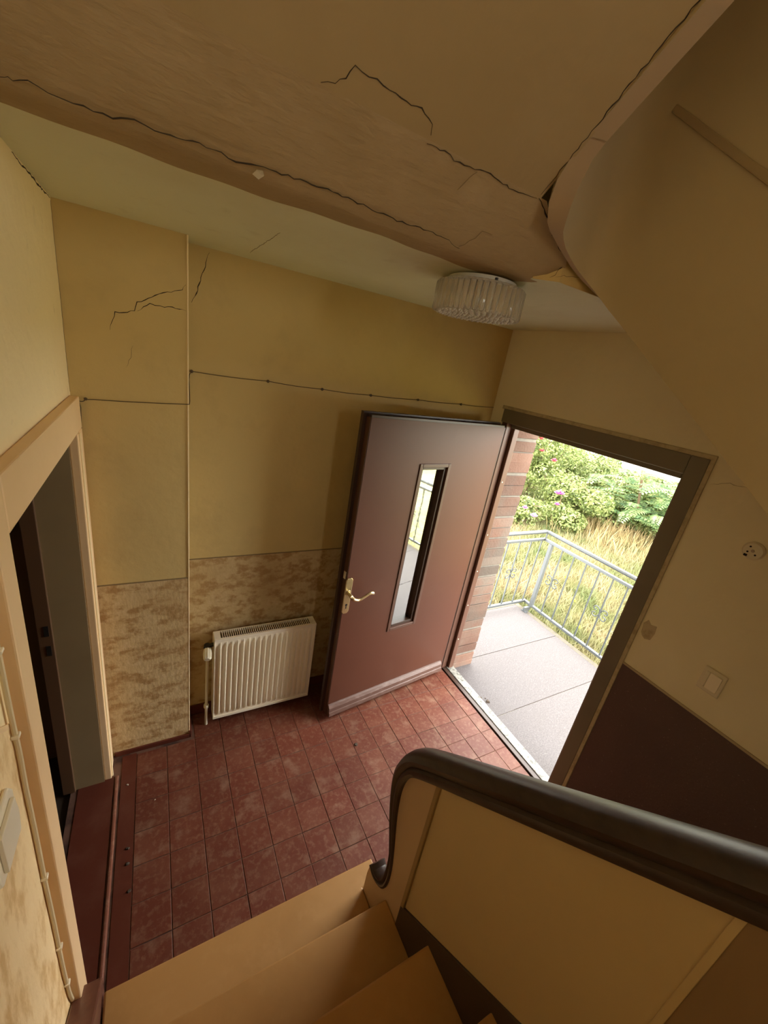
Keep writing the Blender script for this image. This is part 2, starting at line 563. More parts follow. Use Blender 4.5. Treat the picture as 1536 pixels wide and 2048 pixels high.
# left wall with the doorway (opening Y 0.945..1.82, Z 0..1.82)
wl = MB()
wl.box(XL - 0.14, XL, YF, 0.945, -0.1, TOP)
wl.box(XL - 0.14, XL, 1.82, YB, -0.1, TOP)
wl.box(XL - 0.14, XL, 0.945, 1.82, 1.82, TOP)
wall_left = struct('wall_left', wl, 'wall_left', 'pale yellow left wall around the open inner doorway', 'wall')
MB().prism([(0.872, 0.25), (0.872, 1.405), (0.60, 1.63), (-1.0, 1.63 + 0.865 * 1.6), (-1.0, 1.2), (0.60, 0.25)], 0, XL, XL + 0.003).build(
    'wallpaper', 'wallpaper_left', wall_left, label='streaky tan wallpaper beside the stair')
MB().prism([(0.872, 1.405), (0.872, 1.42), (0.60, 1.645), (0.60, 1.63)], 0, XL, XL + 0.0045).build(
    'border_tape', 'casing', wall_left, label='yellowed border strip above the wallpaper')
MB().prism([(0.955, 0.02), (0.955, 0.11), (0.90, 0.14), (0.86, 0.24), (0.80, 0.26), (0.82, 0.02)], 0, XL, XL + 0.006).build(
    'bare_patch', 'plaster_peach', wall_left, label='bare peach plaster patch')

# right wall with the front doorway
WR = MB()
WR.box(XR, 2.31, YF, -2.05, -0.6, TOP)
WR.box(XR, 2.31, -0.95, 0.79, -0.6, TOP)
WR.box(XR, 2.31, -2.05, -0.95, -0.6, 2.2)
WR.box(XR, 2.31, -2.05, -0.95, 3.6, TOP)
WR.box(XR, 2.08, 2.00, YB + 0.24, -0.6, TOP)
WR.box(2.08, 2.31, 1.975, YB + 0.24, -0.6, TOP)
WR.box(XR, 2.31, 0.79, 2.00, 2.10, TOP)
WR.box(XR, 2.31, 0.79, 2.00, -0.6, -0.035)
wall_right = struct('wall_right', WR, 'wall_right', 'pale right wall around the open front doorway', 'wall')
MB().box(XR - 0.004, XR, YF, 0.775, 0.0, 1.066).build('dado', 'wainscot', wall_right, label='dark purple-brown speckled dado')
MB().box(XR - 0.006, XR, YF, 0.775, 1.066, 1.076).build('dado_line', 'dado_line', wall_right, label='thin pale line above the dado')
# putty edge round the frame
MB().box(XR - 0.008, XR, 0.772, 0.792, 0.0, 2.10).box(XR - 0.008, XR, 0.772, 2.02, 2.095, 2.118).build(
    'frame_putty', 'frame_line', wall_right, bevel=0.003, label='pale putty line round the door frame')
MB().add([(1.9835, 0.760, 1.268), (1.9835, 0.765, 1.313), (1.9835, 0.751, 1.338), (1.9835, 0.735, 1.322), (1.9835, 0.709, 1.330),
          (1.9835, 0.705, 1.293), (1.9835, 0.712, 1.253), (1.9835, 0.735, 1.242), (1.9835, 0.752, 1.252)], [tuple(range(9))]).build(
    'bare_patch', 'plaster_bare', wall_right, label='ragged bare plaster patch')

# wall behind the landing, with an added, unseen window for fill daylight
wf = MB()
wf.box(-1.7, 1.15, YF - 0.24, YF, -0.6, TOP)
wf.box(1.93, 2.31, YF - 0.24, YF, -0.6, TOP)
wf.box(1.15, 1.93, YF - 0.24, YF, -0.6, 2.2)
wf.box(1.15, 1.93, YF - 0.24, YF, 3.2, TOP)
struct('wall_front', wf, 'wall_yellow', 'yellow wall behind the stair landing', 'wall')
win = thing('fill_window_1', 'added white window behind the stairs, out of view, for fill daylight', 'window', (1.54, YF - 0.12, 2.2), kind='structure')
MB().box(1.15, 1.20, YF - 0.15, YF - 0.09, 2.2, 3.2).build('stile', 'lamp_white', win, bevel=0.004)
MB().box(1.88, 1.93, YF - 0.15, YF - 0.09, 2.2, 3.2).build('stile', 'lamp_white', win, bevel=0.004)
MB().box(1.20, 1.88, YF - 0.15, YF - 0.09, 2.2, 2.25).build('rail', 'lamp_white', win, bevel=0.004)
MB().box(1.20, 1.88, YF - 0.15, YF - 0.09, 3.15, 3.2).build('rail', 'lamp_white', win, bevel=0.004)
MB().box(1.20, 1.88, YF - 0.122, YF - 0.118, 2.25, 3.15).build('pane', 'window_glass', win)

win2 = thing('fill_window_2', 'added white side window at the landing, out of view, for fill daylight', 'window', (2.15, -1.5, 2.2), kind='structure')  # added out of view so more daylight reaches the left wall
MB().box(2.12, 2.18, -2.05, -2.00, 2.2, 3.6).build('stile', 'lamp_white', win2, bevel=0.004)
MB().box(2.12, 2.18, -1.00, -0.95, 2.2, 3.6).build('stile', 'lamp_white', win2, bevel=0.004)
MB().box(2.12, 2.18, -2.00, -1.00, 2.2, 2.25).build('rail', 'lamp_white', win2, bevel=0.004)
MB().box(2.12, 2.18, -2.00, -1.00, 3.55, 3.6).build('rail', 'lamp_white', win2, bevel=0.004)
MB().box(2.148, 2.152, -2.00, -1.00, 2.25, 3.55).build('pane', 'window_glass', win2)
struct('roof', MB().box(-1.9, 2.31, YF - 0.3, YB + 0.3, TOP, TOP + 0.2), 'soffit', 'upper ceiling of the stairwell', 'ceiling')

# hall ceiling: slab of the floor above, flat green underside
ceiling = struct('ceiling', MB().prism([(XL, 1.10), (1.05, 1.10), (1.05, 1.086), (1.112, 1.035), (XR, 1.035), (XR, YB), (XL, YB)], 2, ZC, ZC + 0.25), 'ceiling',
                 'pale green hall ceiling with a stained edge', 'ceiling')

# passage seen through the inner doorway
pas = MB()
pas.box(-1.75, -1.6, 0.2, 2.2, -0.1, 2.6).box(-1.75, XL - 0.14, 0.2, 0.3, -0.1, 2.6).box(-1.75, XL - 0.14, 2.06, 2.11, -0.1, 2.6)
pas.box(-1.75, XL - 0.14, 0.2, 2.2, 2.5, 2.6)
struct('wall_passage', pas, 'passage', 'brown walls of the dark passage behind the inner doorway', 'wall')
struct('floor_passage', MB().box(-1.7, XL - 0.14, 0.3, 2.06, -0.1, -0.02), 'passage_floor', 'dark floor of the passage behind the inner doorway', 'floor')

# ------------------------------------------------------------------ floor with tiles
floor = struct('floor', MB().box(XL - 0.14, XR, YF, YB, -0.12, -0.0015), 'grout', 'red clay tile floor of the entrance hall', 'floor')
T = 0.1455
G = 0.0012


def tile_mesh(w, d):
    c = 0.0016
    mb = MB()
    x0, x1, y0, y1 = G, w - G, G, d - G
    vs = [(x0, y0, -0.003), (x1, y0, -0.003), (x1, y1, -0.003), (x0, y1, -0.003),
          (x0, y0, -0.0012), (x1, y0, -0.0012), (x1, y1, -0.0012), (x0, y1, -0.0012),
          (x0 + c, y0 + c, 0), (x1 - c, y0 + c, 0), (x1 - c, y1 - c, 0), (x0 + c, y1 - c, 0)]
    fs = [(8, 9, 10, 11)]
    for i in range(4):
        j = (i + 1) % 4
        fs += [(i, j, 4 + j, 4 + i), (4 + i, 4 + j, 8 + j, 8 + i)]
    return mb.add(vs, fs)


proto = {}
for ix in range(-1, 14):
    for iy in range(-5, 9):
        x0 = ix * T + 0.0005
        if iy < 0 and x0 < 0.72:
            continue
        y0 = 0.905 + iy * T
        x1, y1 = min(x0 + T, XR), min(y0 + T, YB - 0.012)
        if x0 < 0.13 and y0 + T > YP:
            y1 = min(y1, YP - 0.012)
        if iy < 0 and x0 < 0.75:
            x0 = 0.752
        if x1 - x0 < 0.02 or y1 - y0 < 0.02:
            continue
        key = (round(x1 - x0, 3), round(y1 - y0, 3))
        if key not in proto:
            o = tile_mesh(*key).build('tile', 'tile', floor)
            proto[key] = o
        else:
            o = bpy.data.objects.new('tile', proto[key].data)
            COL.objects.link(o)
            o.parent = floor
        o.location = (x0, y0, 0.001 + random.uniform(-0.0007, 0.0007))
        o.rotation_euler = (random.uniform(-.0035, .0035), random.uniform(-.0035, .0035), random.uniform(-.003, .003))
# cut column by the inner doorway, red painted border and the raised strip
MB().box(-0.213, -0.1465, 0.905, 1.93, -0.003, 0.001).build('painted_border', 'red_paint', floor, label='red painted floor edge')
MB().box(XL - 0.11, -0.245, 0.945, 1.82, -0.003, 0.002).build('painted_border', 'red_paint', floor, label='red painted doorway floor')
MB().sweep([(-0.232, 0.93, 0.0), (-0.231, 1.4, 0.0), (-0.233, 1.82, 0.0)],
           [(-0.009, -0.002), (0.009, -0.002), (0.007, 0.004), (0.003, 0.006), (-0.003, 0.006), (-0.007, 0.004)], up=(0, 0, 1)).build(
    'door_strip', 'strip', floor, label='worn raised strip across the inner doorway')

# ------------------------------------------------------------------ inner doorway casing (left)
cas = thing('door_casing', 'cream painted casing around the inner doorway in the left wall', 'door frame', (XL, 1.4, 0))
MB().box(XL, -0.255, 0.872, 0.947, 0.0, 1.94).build('jamb', 'casing', cas, bevel=0.004)
MB().box(XL, -0.255, 0.947, 1.925, 1.82, 1.94).build('head', 'casing', cas, bevel=0.004)
far = MB().box(XL, -0.255, 1.815, 1.925, 0.0, 1.82)
far.build('jamb', 'casing', cas, bevel=0.004)
MB().box(XL - 0.004, -0.249, 1.828, 1.84, 0.0, 1.82).build('bead', 'wall_left', cas, bevel=0.002)
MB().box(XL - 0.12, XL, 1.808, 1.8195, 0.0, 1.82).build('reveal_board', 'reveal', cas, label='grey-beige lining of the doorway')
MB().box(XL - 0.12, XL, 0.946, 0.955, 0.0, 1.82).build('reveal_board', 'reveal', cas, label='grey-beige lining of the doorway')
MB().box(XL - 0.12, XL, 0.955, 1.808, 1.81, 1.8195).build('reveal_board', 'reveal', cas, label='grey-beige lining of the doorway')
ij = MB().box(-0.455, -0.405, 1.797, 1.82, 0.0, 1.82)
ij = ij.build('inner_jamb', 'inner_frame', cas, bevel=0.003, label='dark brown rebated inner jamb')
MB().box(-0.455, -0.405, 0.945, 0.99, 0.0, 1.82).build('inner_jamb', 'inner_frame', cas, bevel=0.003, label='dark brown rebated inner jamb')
MB().box(-0.432, -0.416, 1.7945, 1.7975, 0.86, 0.91).build('strike_plate', 'metal_dark', ij)
MB().box(-0.432, -0.416, 1.7945, 1.7975, 0.96, 1.01).build('strike_plate', 'metal_dark', ij)

# ------------------------------------------------------------------ front door frame (right)
fr = thing('door_frame', 'dark brown frame of the open front doorway with pale threshold', 'door frame', (2.02, 1.4, 0))
jn = MB().box(1.975, 2.085, 0.79, 0.865, -0.02, 2.10).box(2.03, 2.085, 0.865, 0.892, -0.02, 2.01).build('jamb', 'frame', fr, bevel=0.004)
jf = MB().box(1.99, 2.085, 1.952, 2.00, -0.02, 2.10).box(2.04, 2.085, 1.925, 1.952, -0.02, 2.01).build('jamb', 'frame_brown', fr, bevel=0.004)
MB().box(1.975, 2.085, 0.865, 2.00, 2.015, 2.10).box(2.03, 2.085, 0.892, 1.952, 1.985, 2.015).build('head', 'frame', fr, bevel=0.004)
MB().box(2.022, 2.03, 0.872, 0.888, 0.795, 1.08).build('strike_plate', 'steel', jn, bevel=0.001, label='long dull steel strike plate')
for zz in (0.88, 0.98):
    MB().lathe([(0.004, 0), (0.004, 0.002)], (2.020, 0.880, zz), 8, axis=0).build('screw', 'metal_dark', jn)
for zz in (0.30, 0.62, 0.92, 1.22, 1.62):
    MB().lathe([(0.005, 0), (0.004, 0.003), (0.001, 0.005)], (2.058, 1.922, zz), 8, axis=1).build('screw', 'plastic', jf)
th = MB().box(1.995, 2.03, 0.865, 1.952, -0.02, 0.006).build('threshold_edge', 'door_dark', fr, bevel=0.003, label='dark inner edge of the threshold')
MB().box(2.03, 2.095, 0.865, 1.952, -0.02, 0.012).build('threshold', 'threshold', fr, bevel=0.004, label='worn pale speckled threshold')

# ------------------------------------------------------------------ front door leaf (local: x = s from hinge, y = depth toward the back wall, z)
HX, HY = 1.992, 1.944
ANG = math.atan2(-0.126, -0.992)
door = thing('door_1', 'open red-brown front door with narrow glazed slot', 'door', (HX, HY, 0), kind='structure')
Ldir = Vector((math.cos(ANG), math.sin(ANG), 0))
Ndir = Vector((Ldir.y, -Ldir.x, 0))     # points to the back wall


def dl(mb):
    mb.v = [tuple(Vector((HX, HY, 0)) + Ldir * a + Ndir * b + Vector((0, 0, c))) for a, b, c in mb.v]
    return mb


S0, S1d, Z0, Z1 = 0.025, 1.068, 0.022, 1.985
W0, W1, WZ0, WZ1 = 0.442, 0.690, 0.578, 1.745
b = MB()
for q in ((S0, W0, Z0, Z1), (W1, S1d, Z0, Z1), (W0, W1, Z0, WZ0), (W0, W1, WZ1, Z1)):
    b.box(q[0], q[1], 0.0, 0.042, q[2], q[3])
dl(b).build('leaf', 'door', door)
b = MB()
for q in ((S0, W0, Z0, 2.008), (W1, 1.092, Z0, 2.008), (W0, W1, Z0, WZ0), (W0, W1, WZ1, 2.008)):
    b.box(q[0], q[1], 0.0425, 0.066, q[2], q[3])
dl(b).build('rebate_lip', 'door_dark', door, label='dark rebated back lip of the door')
dl(MB().box(S1d, S1d + 0.004, 0.002, 0.042, Z0, Z1)).build('edge_strip', 'door_rim', door, label='dark lock edge of the door')
dl(MB().box(S0 + 0.002, S1d, 0.002, 0.042, Z1, Z1 + 0.012)).build('edge_strip', 'door_dark', door, label='dark top edge of the door')
dl(MB().box(S0 - 0.006, S0 - 0.001, 0.0, 0.05, Z0, Z1)).build('edge_strip', 'door_dark', door, label='dark hinge edge of the door')
dl(MB().box(1.073, 1.078, 0.012, 0.03, 1.055, 1.10)).build('latch', 'plastic', door, label='small pale latch at the lock edge')
# glazing beads and pane
wfm = MB()
for q in ((W0, W0 + 0.022, WZ0, WZ1), (W1 - 0.022, W1, WZ0, WZ1), (W0 + 0.022, W1 - 0.022, WZ0, WZ0 + 0.022), (W0 + 0.022, W1 - 0.022, WZ1 - 0.022, WZ1)):
    wfm.box(q[0], q[1], -0.006, 0.055, q[2], q[3])
gb = dl(wfm).build('glazing_frame', 'door_rim', door, bevel=0.003, label='stepped brown moulding round the glazed slot')
wfm = MB()
a0, a1, c0, c1 = W0 + 0.022, W1 - 0.022, WZ0 + 0.022, WZ1 - 0.022
for q in ((a0, a0 + 0.018, c0, c1), (a1 - 0.018, a1, c0, c1), (a0 + 0.018, a1 - 0.018, c0, c0 + 0.018), (a0 + 0.018, a1 - 0.018, c1 - 0.018, c1)):
    wfm.box(q[0], q[1], 0.008, 0.052, q[2], q[3])
dl(wfm).build('glazing_bead', 'door_dark', gb, bevel=0.002)
dl(MB().box(a0 + 0.016, a1 - 0.016, 0.040, 0.044, c0 + 0.016, c1 - 0.016)).build('pane', 'door_glass', door, label='tall narrow pane mirroring the garden')
# weather bar: stepped drip moulding along the foot
prof = [(0.0, 0.028), (-0.030, 0.028), (-0.034, 0.036), (-0.030, 0.060), (-0.026, 0.064), (-0.024, 0.090), (-0.012, 0.108), (0.0, 0.112)]
dl(MB().prism(prof, 0, S0 + 0.03, S1d + 0.002)).build('weather_bar', 'bar', door, bevel=0.002, label='worn brown drip moulding along the foot')
# handle plate and lever
hp = MB()
ol = [(1.030, 0.838), (1.040, 0.824), (1.066, 0.824), (1.076, 0.838), (1.076, 1.052), (1.066, 1.066), (1.040, 1.066), (1.030, 1.052)]
hp.prism([(x, z) for x, z in ol], 1, -0.008, 0.0)
hp = dl(hp).build('handle_plate', 'brass', door, bevel=0.003, label='long worn brass handle plate')
kh = MB().lathe([(0.0075, -0.0090), (0.0075, -0.0075)], (1.053, 0, 0.886), 12, axis=1)
kh.box(1.0500, 1.0560, -0.0090, -0.0075, 0.860, 0.886)
dl(kh).build('keyhole', 'black', hp)
lv = MB()
path = [(1.053, -0.006, 0.968), (1.053, -0.030, 0.968), (1.053, -0.046, 0.966), (1.046, -0.054, 0.955), (1.030, -0.056, 0.944), (1.010, -0.056, 0.938), (0.985, -0.056, 0.942),
        (0.960, -0.056, 0.953), (0.940, -0.056, 0.964), (0.922, -0.055, 0.969), (0.906, -0.054, 0.964), (0.897, -0.053, 0.955)]
rad = [0.010, 0.010, 0.011, 0.011, 0.010, 0.009, 0.0085, 0.008, 0.0085, 0.010, 0.010, 0.006]
segs = MB()
for i, p in enumerate(path):
    q0, q1 = Vector(path[max(i - 1, 0)]), Vector(path[min(i + 1, len(path) - 1)])
    t = (q1 - q0).normalized()
    s = t.cross(Vector((0, 0.3, 1))).normalized()
    u = s.cross(t)
    segs.v += [tuple(Vector(p) + s * rad[i] * math.cos(j * math.pi / 4) + u * rad[i] * math.sin(j * math.pi / 4)) for j in range(8)]
for i in range(len(path) - 1):
    for j in range(8):
        segs.f.append((i * 8 + j, i * 8 + (j + 1) % 8, (i + 1) * 8 + (j + 1) % 8, (i + 1) * 8 + j))
segs.f.append(tuple(range(8)))
segs.f.append(tuple((len(path) - 1) * 8 + j for j in range(8)))
dl(segs).build('lever', 'brass', hp, smooth=True, label='curved brass lever handle')
dl(MB().lathe([(0.016, -0.012), (0.016, -0.009), (0.018, -0.008)], (1.053, 0, 0.968), 16, axis=1)).build('rosette', 'brass', hp, smooth=True)

# ------------------------------------------------------------------ lower staircase
ST = thing('staircase', 'tan covered stairs rising from the hall towards the viewer', 'staircase', (0.25, 0.6, 0))
GO, RI = 0.223, 0.193
NS = 9
for k in range(1, NS + 1):
    yn = 0.659 + GO * (2 - k)
    z = RI * k
    if k == 1:
        MB().prism([(-0.20, yn - GO - 0.01), (0.704, yn - GO - 0.01), (0.704, 0.798), (0.785, 0.798), (0.785, yn), (-0.20, yn)], 2, z - 0.032, z).build('tread', 'tread', ST, bevel=0.006)
    else:
        MB().box(-0.20, 0.705, yn - GO - 0.01, yn, z - 0.032, z).build('tread', 'tread', ST, bevel=0.006)
    MB().box(-0.20, 0.705, yn - 0.035, yn - 0.02, z - RI, z - 0.032).build('riser', 'riser', ST)
yl = 0.659 + GO * (2 - NS)


def sline(y):           # nosing line of the flight
    return RI + (0.882 - y) * RI / GO


MB().prism([(0.905, 0.0), (0.915, 0.215), (0.875, 0.245), (-1.1, sline(-1.1) + 0.055), (-1.1, sline(-1.1) - 0.35), (0.55, 0.0)], 0, XL + 0.004, -0.205).build(
    'wall_string', 'string_wood', ST, bevel=0.006, label='red-brown wooden string against the left wall')
struct('floor_landing', MB().box(XL, XR, YF, yl - GO + 0.02, 1.55, RI * NS), 'tread', 'stair landing behind the viewer', 'floor')

# ------------------------------------------------------------------ closed stair railing: boards, battens, skirting, handrail
RL = thing('stair_railing', 'closed cream stair parapet with dark curved handrail', 'railing', (0.725, 0.6, 0))
XP = 0.705


def rin(y):             # underside of the handrail
    return 1.108 + 0.872 * (0.598 - y)


ninner = [(0.64, 1.071), (0.672, 1.038), (0.695, 1.000), (0.715, 0.953), (0.724, 0.892), (0.72, 0.821), (0.711, 0.755), (0.684, 0.631), (0.670, 0.548),
          (0.668, 0.467), (0.682, 0.405), (0.715, 0.368), (0.755, 0.356), (0.786, 0.372)]
poly = [(0.582, rin(0.582))] + ninner + [(0.796, 0.30), (0.796, 0.0), (0.582, 0.0)]
MB().prism([(y, z) for y, z in poly], 0, XP, XP + 0.045).build('newel_board', 'newel', RL, label='cream peach end board with curved outline')
MB().prism([(0.582, 0.50), (0.582, rin(0.582)), (0.566, rin(0.566)), (0.566, 0.51)], 0, XP - 0.006, XP + 0.045).build('batten', 'batten', RL, bevel=0.002, label='narrow olive batten')
MB().prism([(0.566, 0.0), (0.566, rin(0.566)), (0.012, rin(0.012)), (0.012, 0.0)], 0, XP + 0.003, XP + 0.040).build('panel', 'panel', RL, label='large plain cream parapet panel')
MB().prism([(0.012, 0.9), (0.012, rin(0.012)), (0.000, rin(0.0)), (0.0, 0.9)], 0, XP + 0.000, XP + 0.040).build('batten', 'panel', RL, bevel=0.001)
MB().prism([(0.0, 0.0), (0.0, rin(0.0)), (-1.0, rin(-1.0)), (-1.0, 0.0)], 0, XP + 0.003, XP + 0.040).build('panel', 'panel_brown', RL, label='darker brown upper parapet panel')  # upper stretch of the parapet, darker brown than the cream panel
MB().prism([(0.582, 0.28), (0.582, 0.498), (-1.0, 0.498 + 0.872 * 1.582), (-1.0, 0.498 + 0.872 * 1.582 - 0.36), (0.40, 0.30)], 0, XP - 0.004, XP + 0.003).build(
    'skirting', 'skirt', RL, bevel=0.001, label='dark brown skirting following the steps')
# handrail: moulded section swept along the parapet top and down the end scroll
prof = []
for u, v in ((-0.040, -0.030), (-0.046, -0.018), (-0.044, -0.008), (-0.036, -0.002), (-0.042, 0.006), (-0.045, 0.018), (-0.038, 0.032), (-0.022, 0.041),
             (0.0, 0.044), (0.022, 0.041), (0.038, 0.032), (0.045, 0.018), (0.042, 0.006), (0.036, -0.002), (0.044, -0.008), (0.046, -0.018), (0.040, -0.030)):
    prof.append((u * 1.04, v * 1.02))
inn = [(-1.0, rin(-1.0)), (-0.3, rin(-0.3)), (0.2, rin(0.2)), (0.45, rin(0.45)), (0.56, rin(0.56))] + [(0.625, 1.083)] + ninner[1:]


def smooth_path(pts, it=2):
    for _ in range(it):
        out = [pts[0]]
        for a, b_ in zip(pts[:-1], pts[1:]):
            out += [tuple(0.75 * a[i] + 0.25 * b_[i] for i in range(len(a))), tuple(0.25 * a[i] + 0.75 * b_[i] for i in range(len(a)))]
        out.append(pts[-1])
        pts = out
    return pts


sp = smooth_path([(0.0, y, z) for y, z in inn], 2)
hr_v, hr_f = [], []
NPT = len(sp)
tot = 0
for i, p in enumerate(sp):
    t = (Vector(sp[min(i + 1, NPT - 1)]) - Vector(sp[max(i - 1, 0)])).normalized()
    nrm = Vector((0, -t.z, t.y))       # outward from the board
    # the section slims where it runs down the end board
    y, z = p[1], p[2]
    k = 1.0 if z > 1.08 else max(0.42, 0.42 + (z - 0.60) / 0.48 * 0.58) if z > 0.60 else 0.42 + min(0.14, (0.60 - z) * 0.6)
    wk = 1.0 if z > 1.0 else max(0.66, 0.66 + (z - 0.6) / 0.4 * 0.34)
    for u, v in prof:
        q = Vector((XP + 0.0225 + u * wk, y, z)) + nrm * ((v + 0.0276) * k - 0.001)
        hr_v.append(tuple(q))
kk = len(prof)
for i in range(NPT - 1):
    for j in range(kk):
        a, b_ = i * kk + j, i * kk + (j + 1) % kk
        hr_f.append((a, b_, b_ + kk, a + kk))
hr_f += [tuple(range(kk)), tuple((NPT - 1) * kk + j for j in range(kk))]
MB().add(hr_v, hr_f).build('handrail', 'handrail', RL, smooth=True, label='dark moulded wooden handrail with scrolled end')

# ------------------------------------------------------------------ upper staircase: sloped soffit, curved well string, side of the return flight
UP = thing('upper_staircase', 'brown plastered underside of the upper stairs overhead', 'staircase', (0.3, 0.9, 2.6))


def sz(y):
    return ZC + SL * (1.08 - y)


# soffit: rounded plaster transition from the ceiling, then the slope
prof2 = [(0.93, sz(0.93)), (0.5, sz(0.5)), (-0.2, sz(-0.2)), (-1.1, sz(-1.1))]
rows = [(1.195, ZC - 0.0005, 1.04), (1.15, ZC - 0.0010, 1.06), (1.12, ZC - 0.0010, 1.08), (1.10, ZC - 0.0004, 1.085), (1.085, ZC + 0.006, 1.055), (1.06, sz(1.06) + 0.001, 1.085), (1.03, sz(1.03), 1.118),
        (1.0, sz(1.0), 1.075), (0.976, sz(0.976), 0.99), (0.95, sz(0.95), 0.92), (0.93, sz(0.93), 0.878)]
ncol = 44
vs, fs = [], []
for i, (y, z, xe) in enumerate(rows):
    for j in range(ncol):
        x = XL + (xe - XL) * j / (ncol - 1)
        vs.append((x, y + (0.010 * math.sin(x * 9) + 0.005 * math.sin(x * 31) if i == 0 else 0), z + (0.0012 * math.sin(x * 23 + i) if 4 < i < 7 else 0)))
for i in range(len(rows) - 1):
    for j in range(ncol - 1):
        fs.append((i * ncol + j, i * ncol + j + 1, (i + 1) * ncol + j + 1, (i + 1) * ncol + j))
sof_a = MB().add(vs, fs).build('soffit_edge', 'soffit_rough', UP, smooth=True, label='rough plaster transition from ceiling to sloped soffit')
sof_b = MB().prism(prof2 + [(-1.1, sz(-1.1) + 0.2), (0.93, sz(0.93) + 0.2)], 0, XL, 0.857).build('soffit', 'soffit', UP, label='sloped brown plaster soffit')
# concrete behind the plaster transition
MB().prism([(1.10, ZC + 0.02), (1.06, sz(1.06) + 0.012), (0.93, sz(0.93) + 0.012), (0.93, ZC + 0.30), (1.10, ZC + 0.25)], 0, XL, 0.85).build('slab_core', 'soffit', UP)
# small face of the slab edge
yf_ = MB().prism([(1.047, 1.085), (1.110, 1.033), (XR, 1.033), (XR, 1.0345), (1.1115, 1.0345), (1.0485, 1.0865)], 2, ZC + 0.0003, ZC + 0.25).build('slab_edge', 'wall_yellow', UP, label='cracked yellow slab edge beside the stairwell')
NS_ = (0, -SL, -1)
# curved well string: inner bottom edge points (x, y, z)
inner = [(1.25, -0.7, 1.268), (1.25, 0.0, 1.803), (1.25, 0.343, 2.065), (1.25, 0.65, 2.300), (1.25, 0.82, 2.430), (1.249, 0.88, 2.476), (1.245, 0.93, 2.514), (1.236, 0.968, 2.548), (1.220, 0.992, 2.572),
         (1.195, 1.003, 2.589), (1.16, 1.004, 2.602), (1.12, 0.997, 2.612), (1.07, 0.981, 2.622), (1.02, 0.960, 2.630), (0.98, 0.938, 2.638),
         (0.95, 0.918, 2.645), (0.93, 0.899, 2.655), (0.915, 0.882, 2.685), (0.907, 0.865, 2.720), (0.902, 0.842, 2.764), (0.90, 0.817, 2.788), (0.90, 0.712, 2.868), (0.90, 0.623, 2.934),
         (0.90, 0.2, 3.285), (0.90, -0.9, 4.198)]
ni = len(inner)
vs, fs = [], []
HST = 0.50
for i, p in enumerate(inner):
    a, b_ = Vector(inner[max(i - 1, 0)]), Vector(inner[min(i + 1, ni - 1)])
    t = (b_ - a)
    t.z = 0
    t.normalize()
    out = Vector((t.y, -t.x, 0))          # away from the well
    q = Vector(p)
    w = {7: .03, 8: .015, 9: .015, 10: .015, 11: .015, 12: .015, 13: .018, 14: .024, 15: .034, 16: .045, 17: .055, 18: .06, 19: .055}.get(i, 0.050)
    o2 = q + out * w
    up_ = Vector((0, 0, 1.35 if i < 17 else 1.0 if i < 20 else 0.30))
    vs += [q, q + up_, o2 + up_, o2]
for i in range(ni - 1):
    for j in range(4):
        a, b_ = i * 4 + j, i * 4 + (j + 1) % 4
        fs.append((a, b_, b_ + 4, a + 4))
fs += [(0, 1, 2, 3), tuple((ni - 1) * 4 + j for j in range(4))]
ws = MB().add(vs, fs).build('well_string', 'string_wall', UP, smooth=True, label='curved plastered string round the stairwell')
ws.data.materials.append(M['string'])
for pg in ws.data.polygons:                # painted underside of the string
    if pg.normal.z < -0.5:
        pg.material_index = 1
# butt joint in the string above the soffit edge
crack(ws, [(0.858, 0.818, 2.786), (0.898, 0.813, 2.789)], NS_, 0.002, 'crack_faint')
# bead along the right-hand string, its darker colour drawing a shadow line
bl = lambda y: 2.570 - (1.004 - y) * 0.764
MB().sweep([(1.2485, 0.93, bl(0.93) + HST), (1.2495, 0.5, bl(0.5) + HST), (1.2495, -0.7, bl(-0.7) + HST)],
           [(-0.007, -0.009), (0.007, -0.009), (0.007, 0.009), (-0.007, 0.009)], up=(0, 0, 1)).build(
    'moulding', 'shade_line', UP, bevel=0.003, label='dark bead coloured as a shadow line along the string')
MB().prism([(1.004, bl(1.004) + 0.002), (1.004, bl(1.004) + 0.45), (-0.7, bl(-0.7) + 0.45), (-0.7, bl(-0.7) + 0.002)], 0, 1.302, XR - 0.001).build(
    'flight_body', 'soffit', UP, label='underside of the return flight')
# cracks and damage
CR1 = [(-0.212, 1.091, 2.561), (-0.200, 1.083, 2.568), (-0.191, 1.083, 2.568), (-0.170, 1.079, 2.571), (-0.145, 1.084, 2.567), (-0.111, 1.083, 2.568), (-0.083, 1.086, 2.565), (-0.041, 1.082, 2.569), (-0.021, 1.078, 2.572), (0.011, 1.079, 2.571), (0.062, 1.076, 2.573), (0.111, 1.075, 2.574), (0.155, 1.082, 2.569), (0.184, 1.077, 2.572), (0.246, 1.073, 2.576), (0.312, 1.071, 2.577), (0.385, 1.071, 2.577), (0.465, 1.075, 2.574), (0.523, 1.078, 2.572), (0.627, 1.074, 2.575), (0.697, 1.079, 2.571), (0.742, 1.086, 2.565)]
CR1 = [(x, y - 0.012, sz(y - 0.012) - 0.0015) for x, y, z in CR1]
crack(sof_a, CR1, NS_, 0.0045)
crack(sof_b, [(x, min(y, 0.928), sz(min(y, 0.928))) for x, y in [(0.273, 0.926), (0.297, 0.92), (0.312, 0.910), (0.322, 0.894), (0.352, 0.895), (0.396, 0.898), (0.447, 0.903), (0.469, 0.898), (0.502, 0.911), (0.512, 0.923)]], NS_, 0.0035)
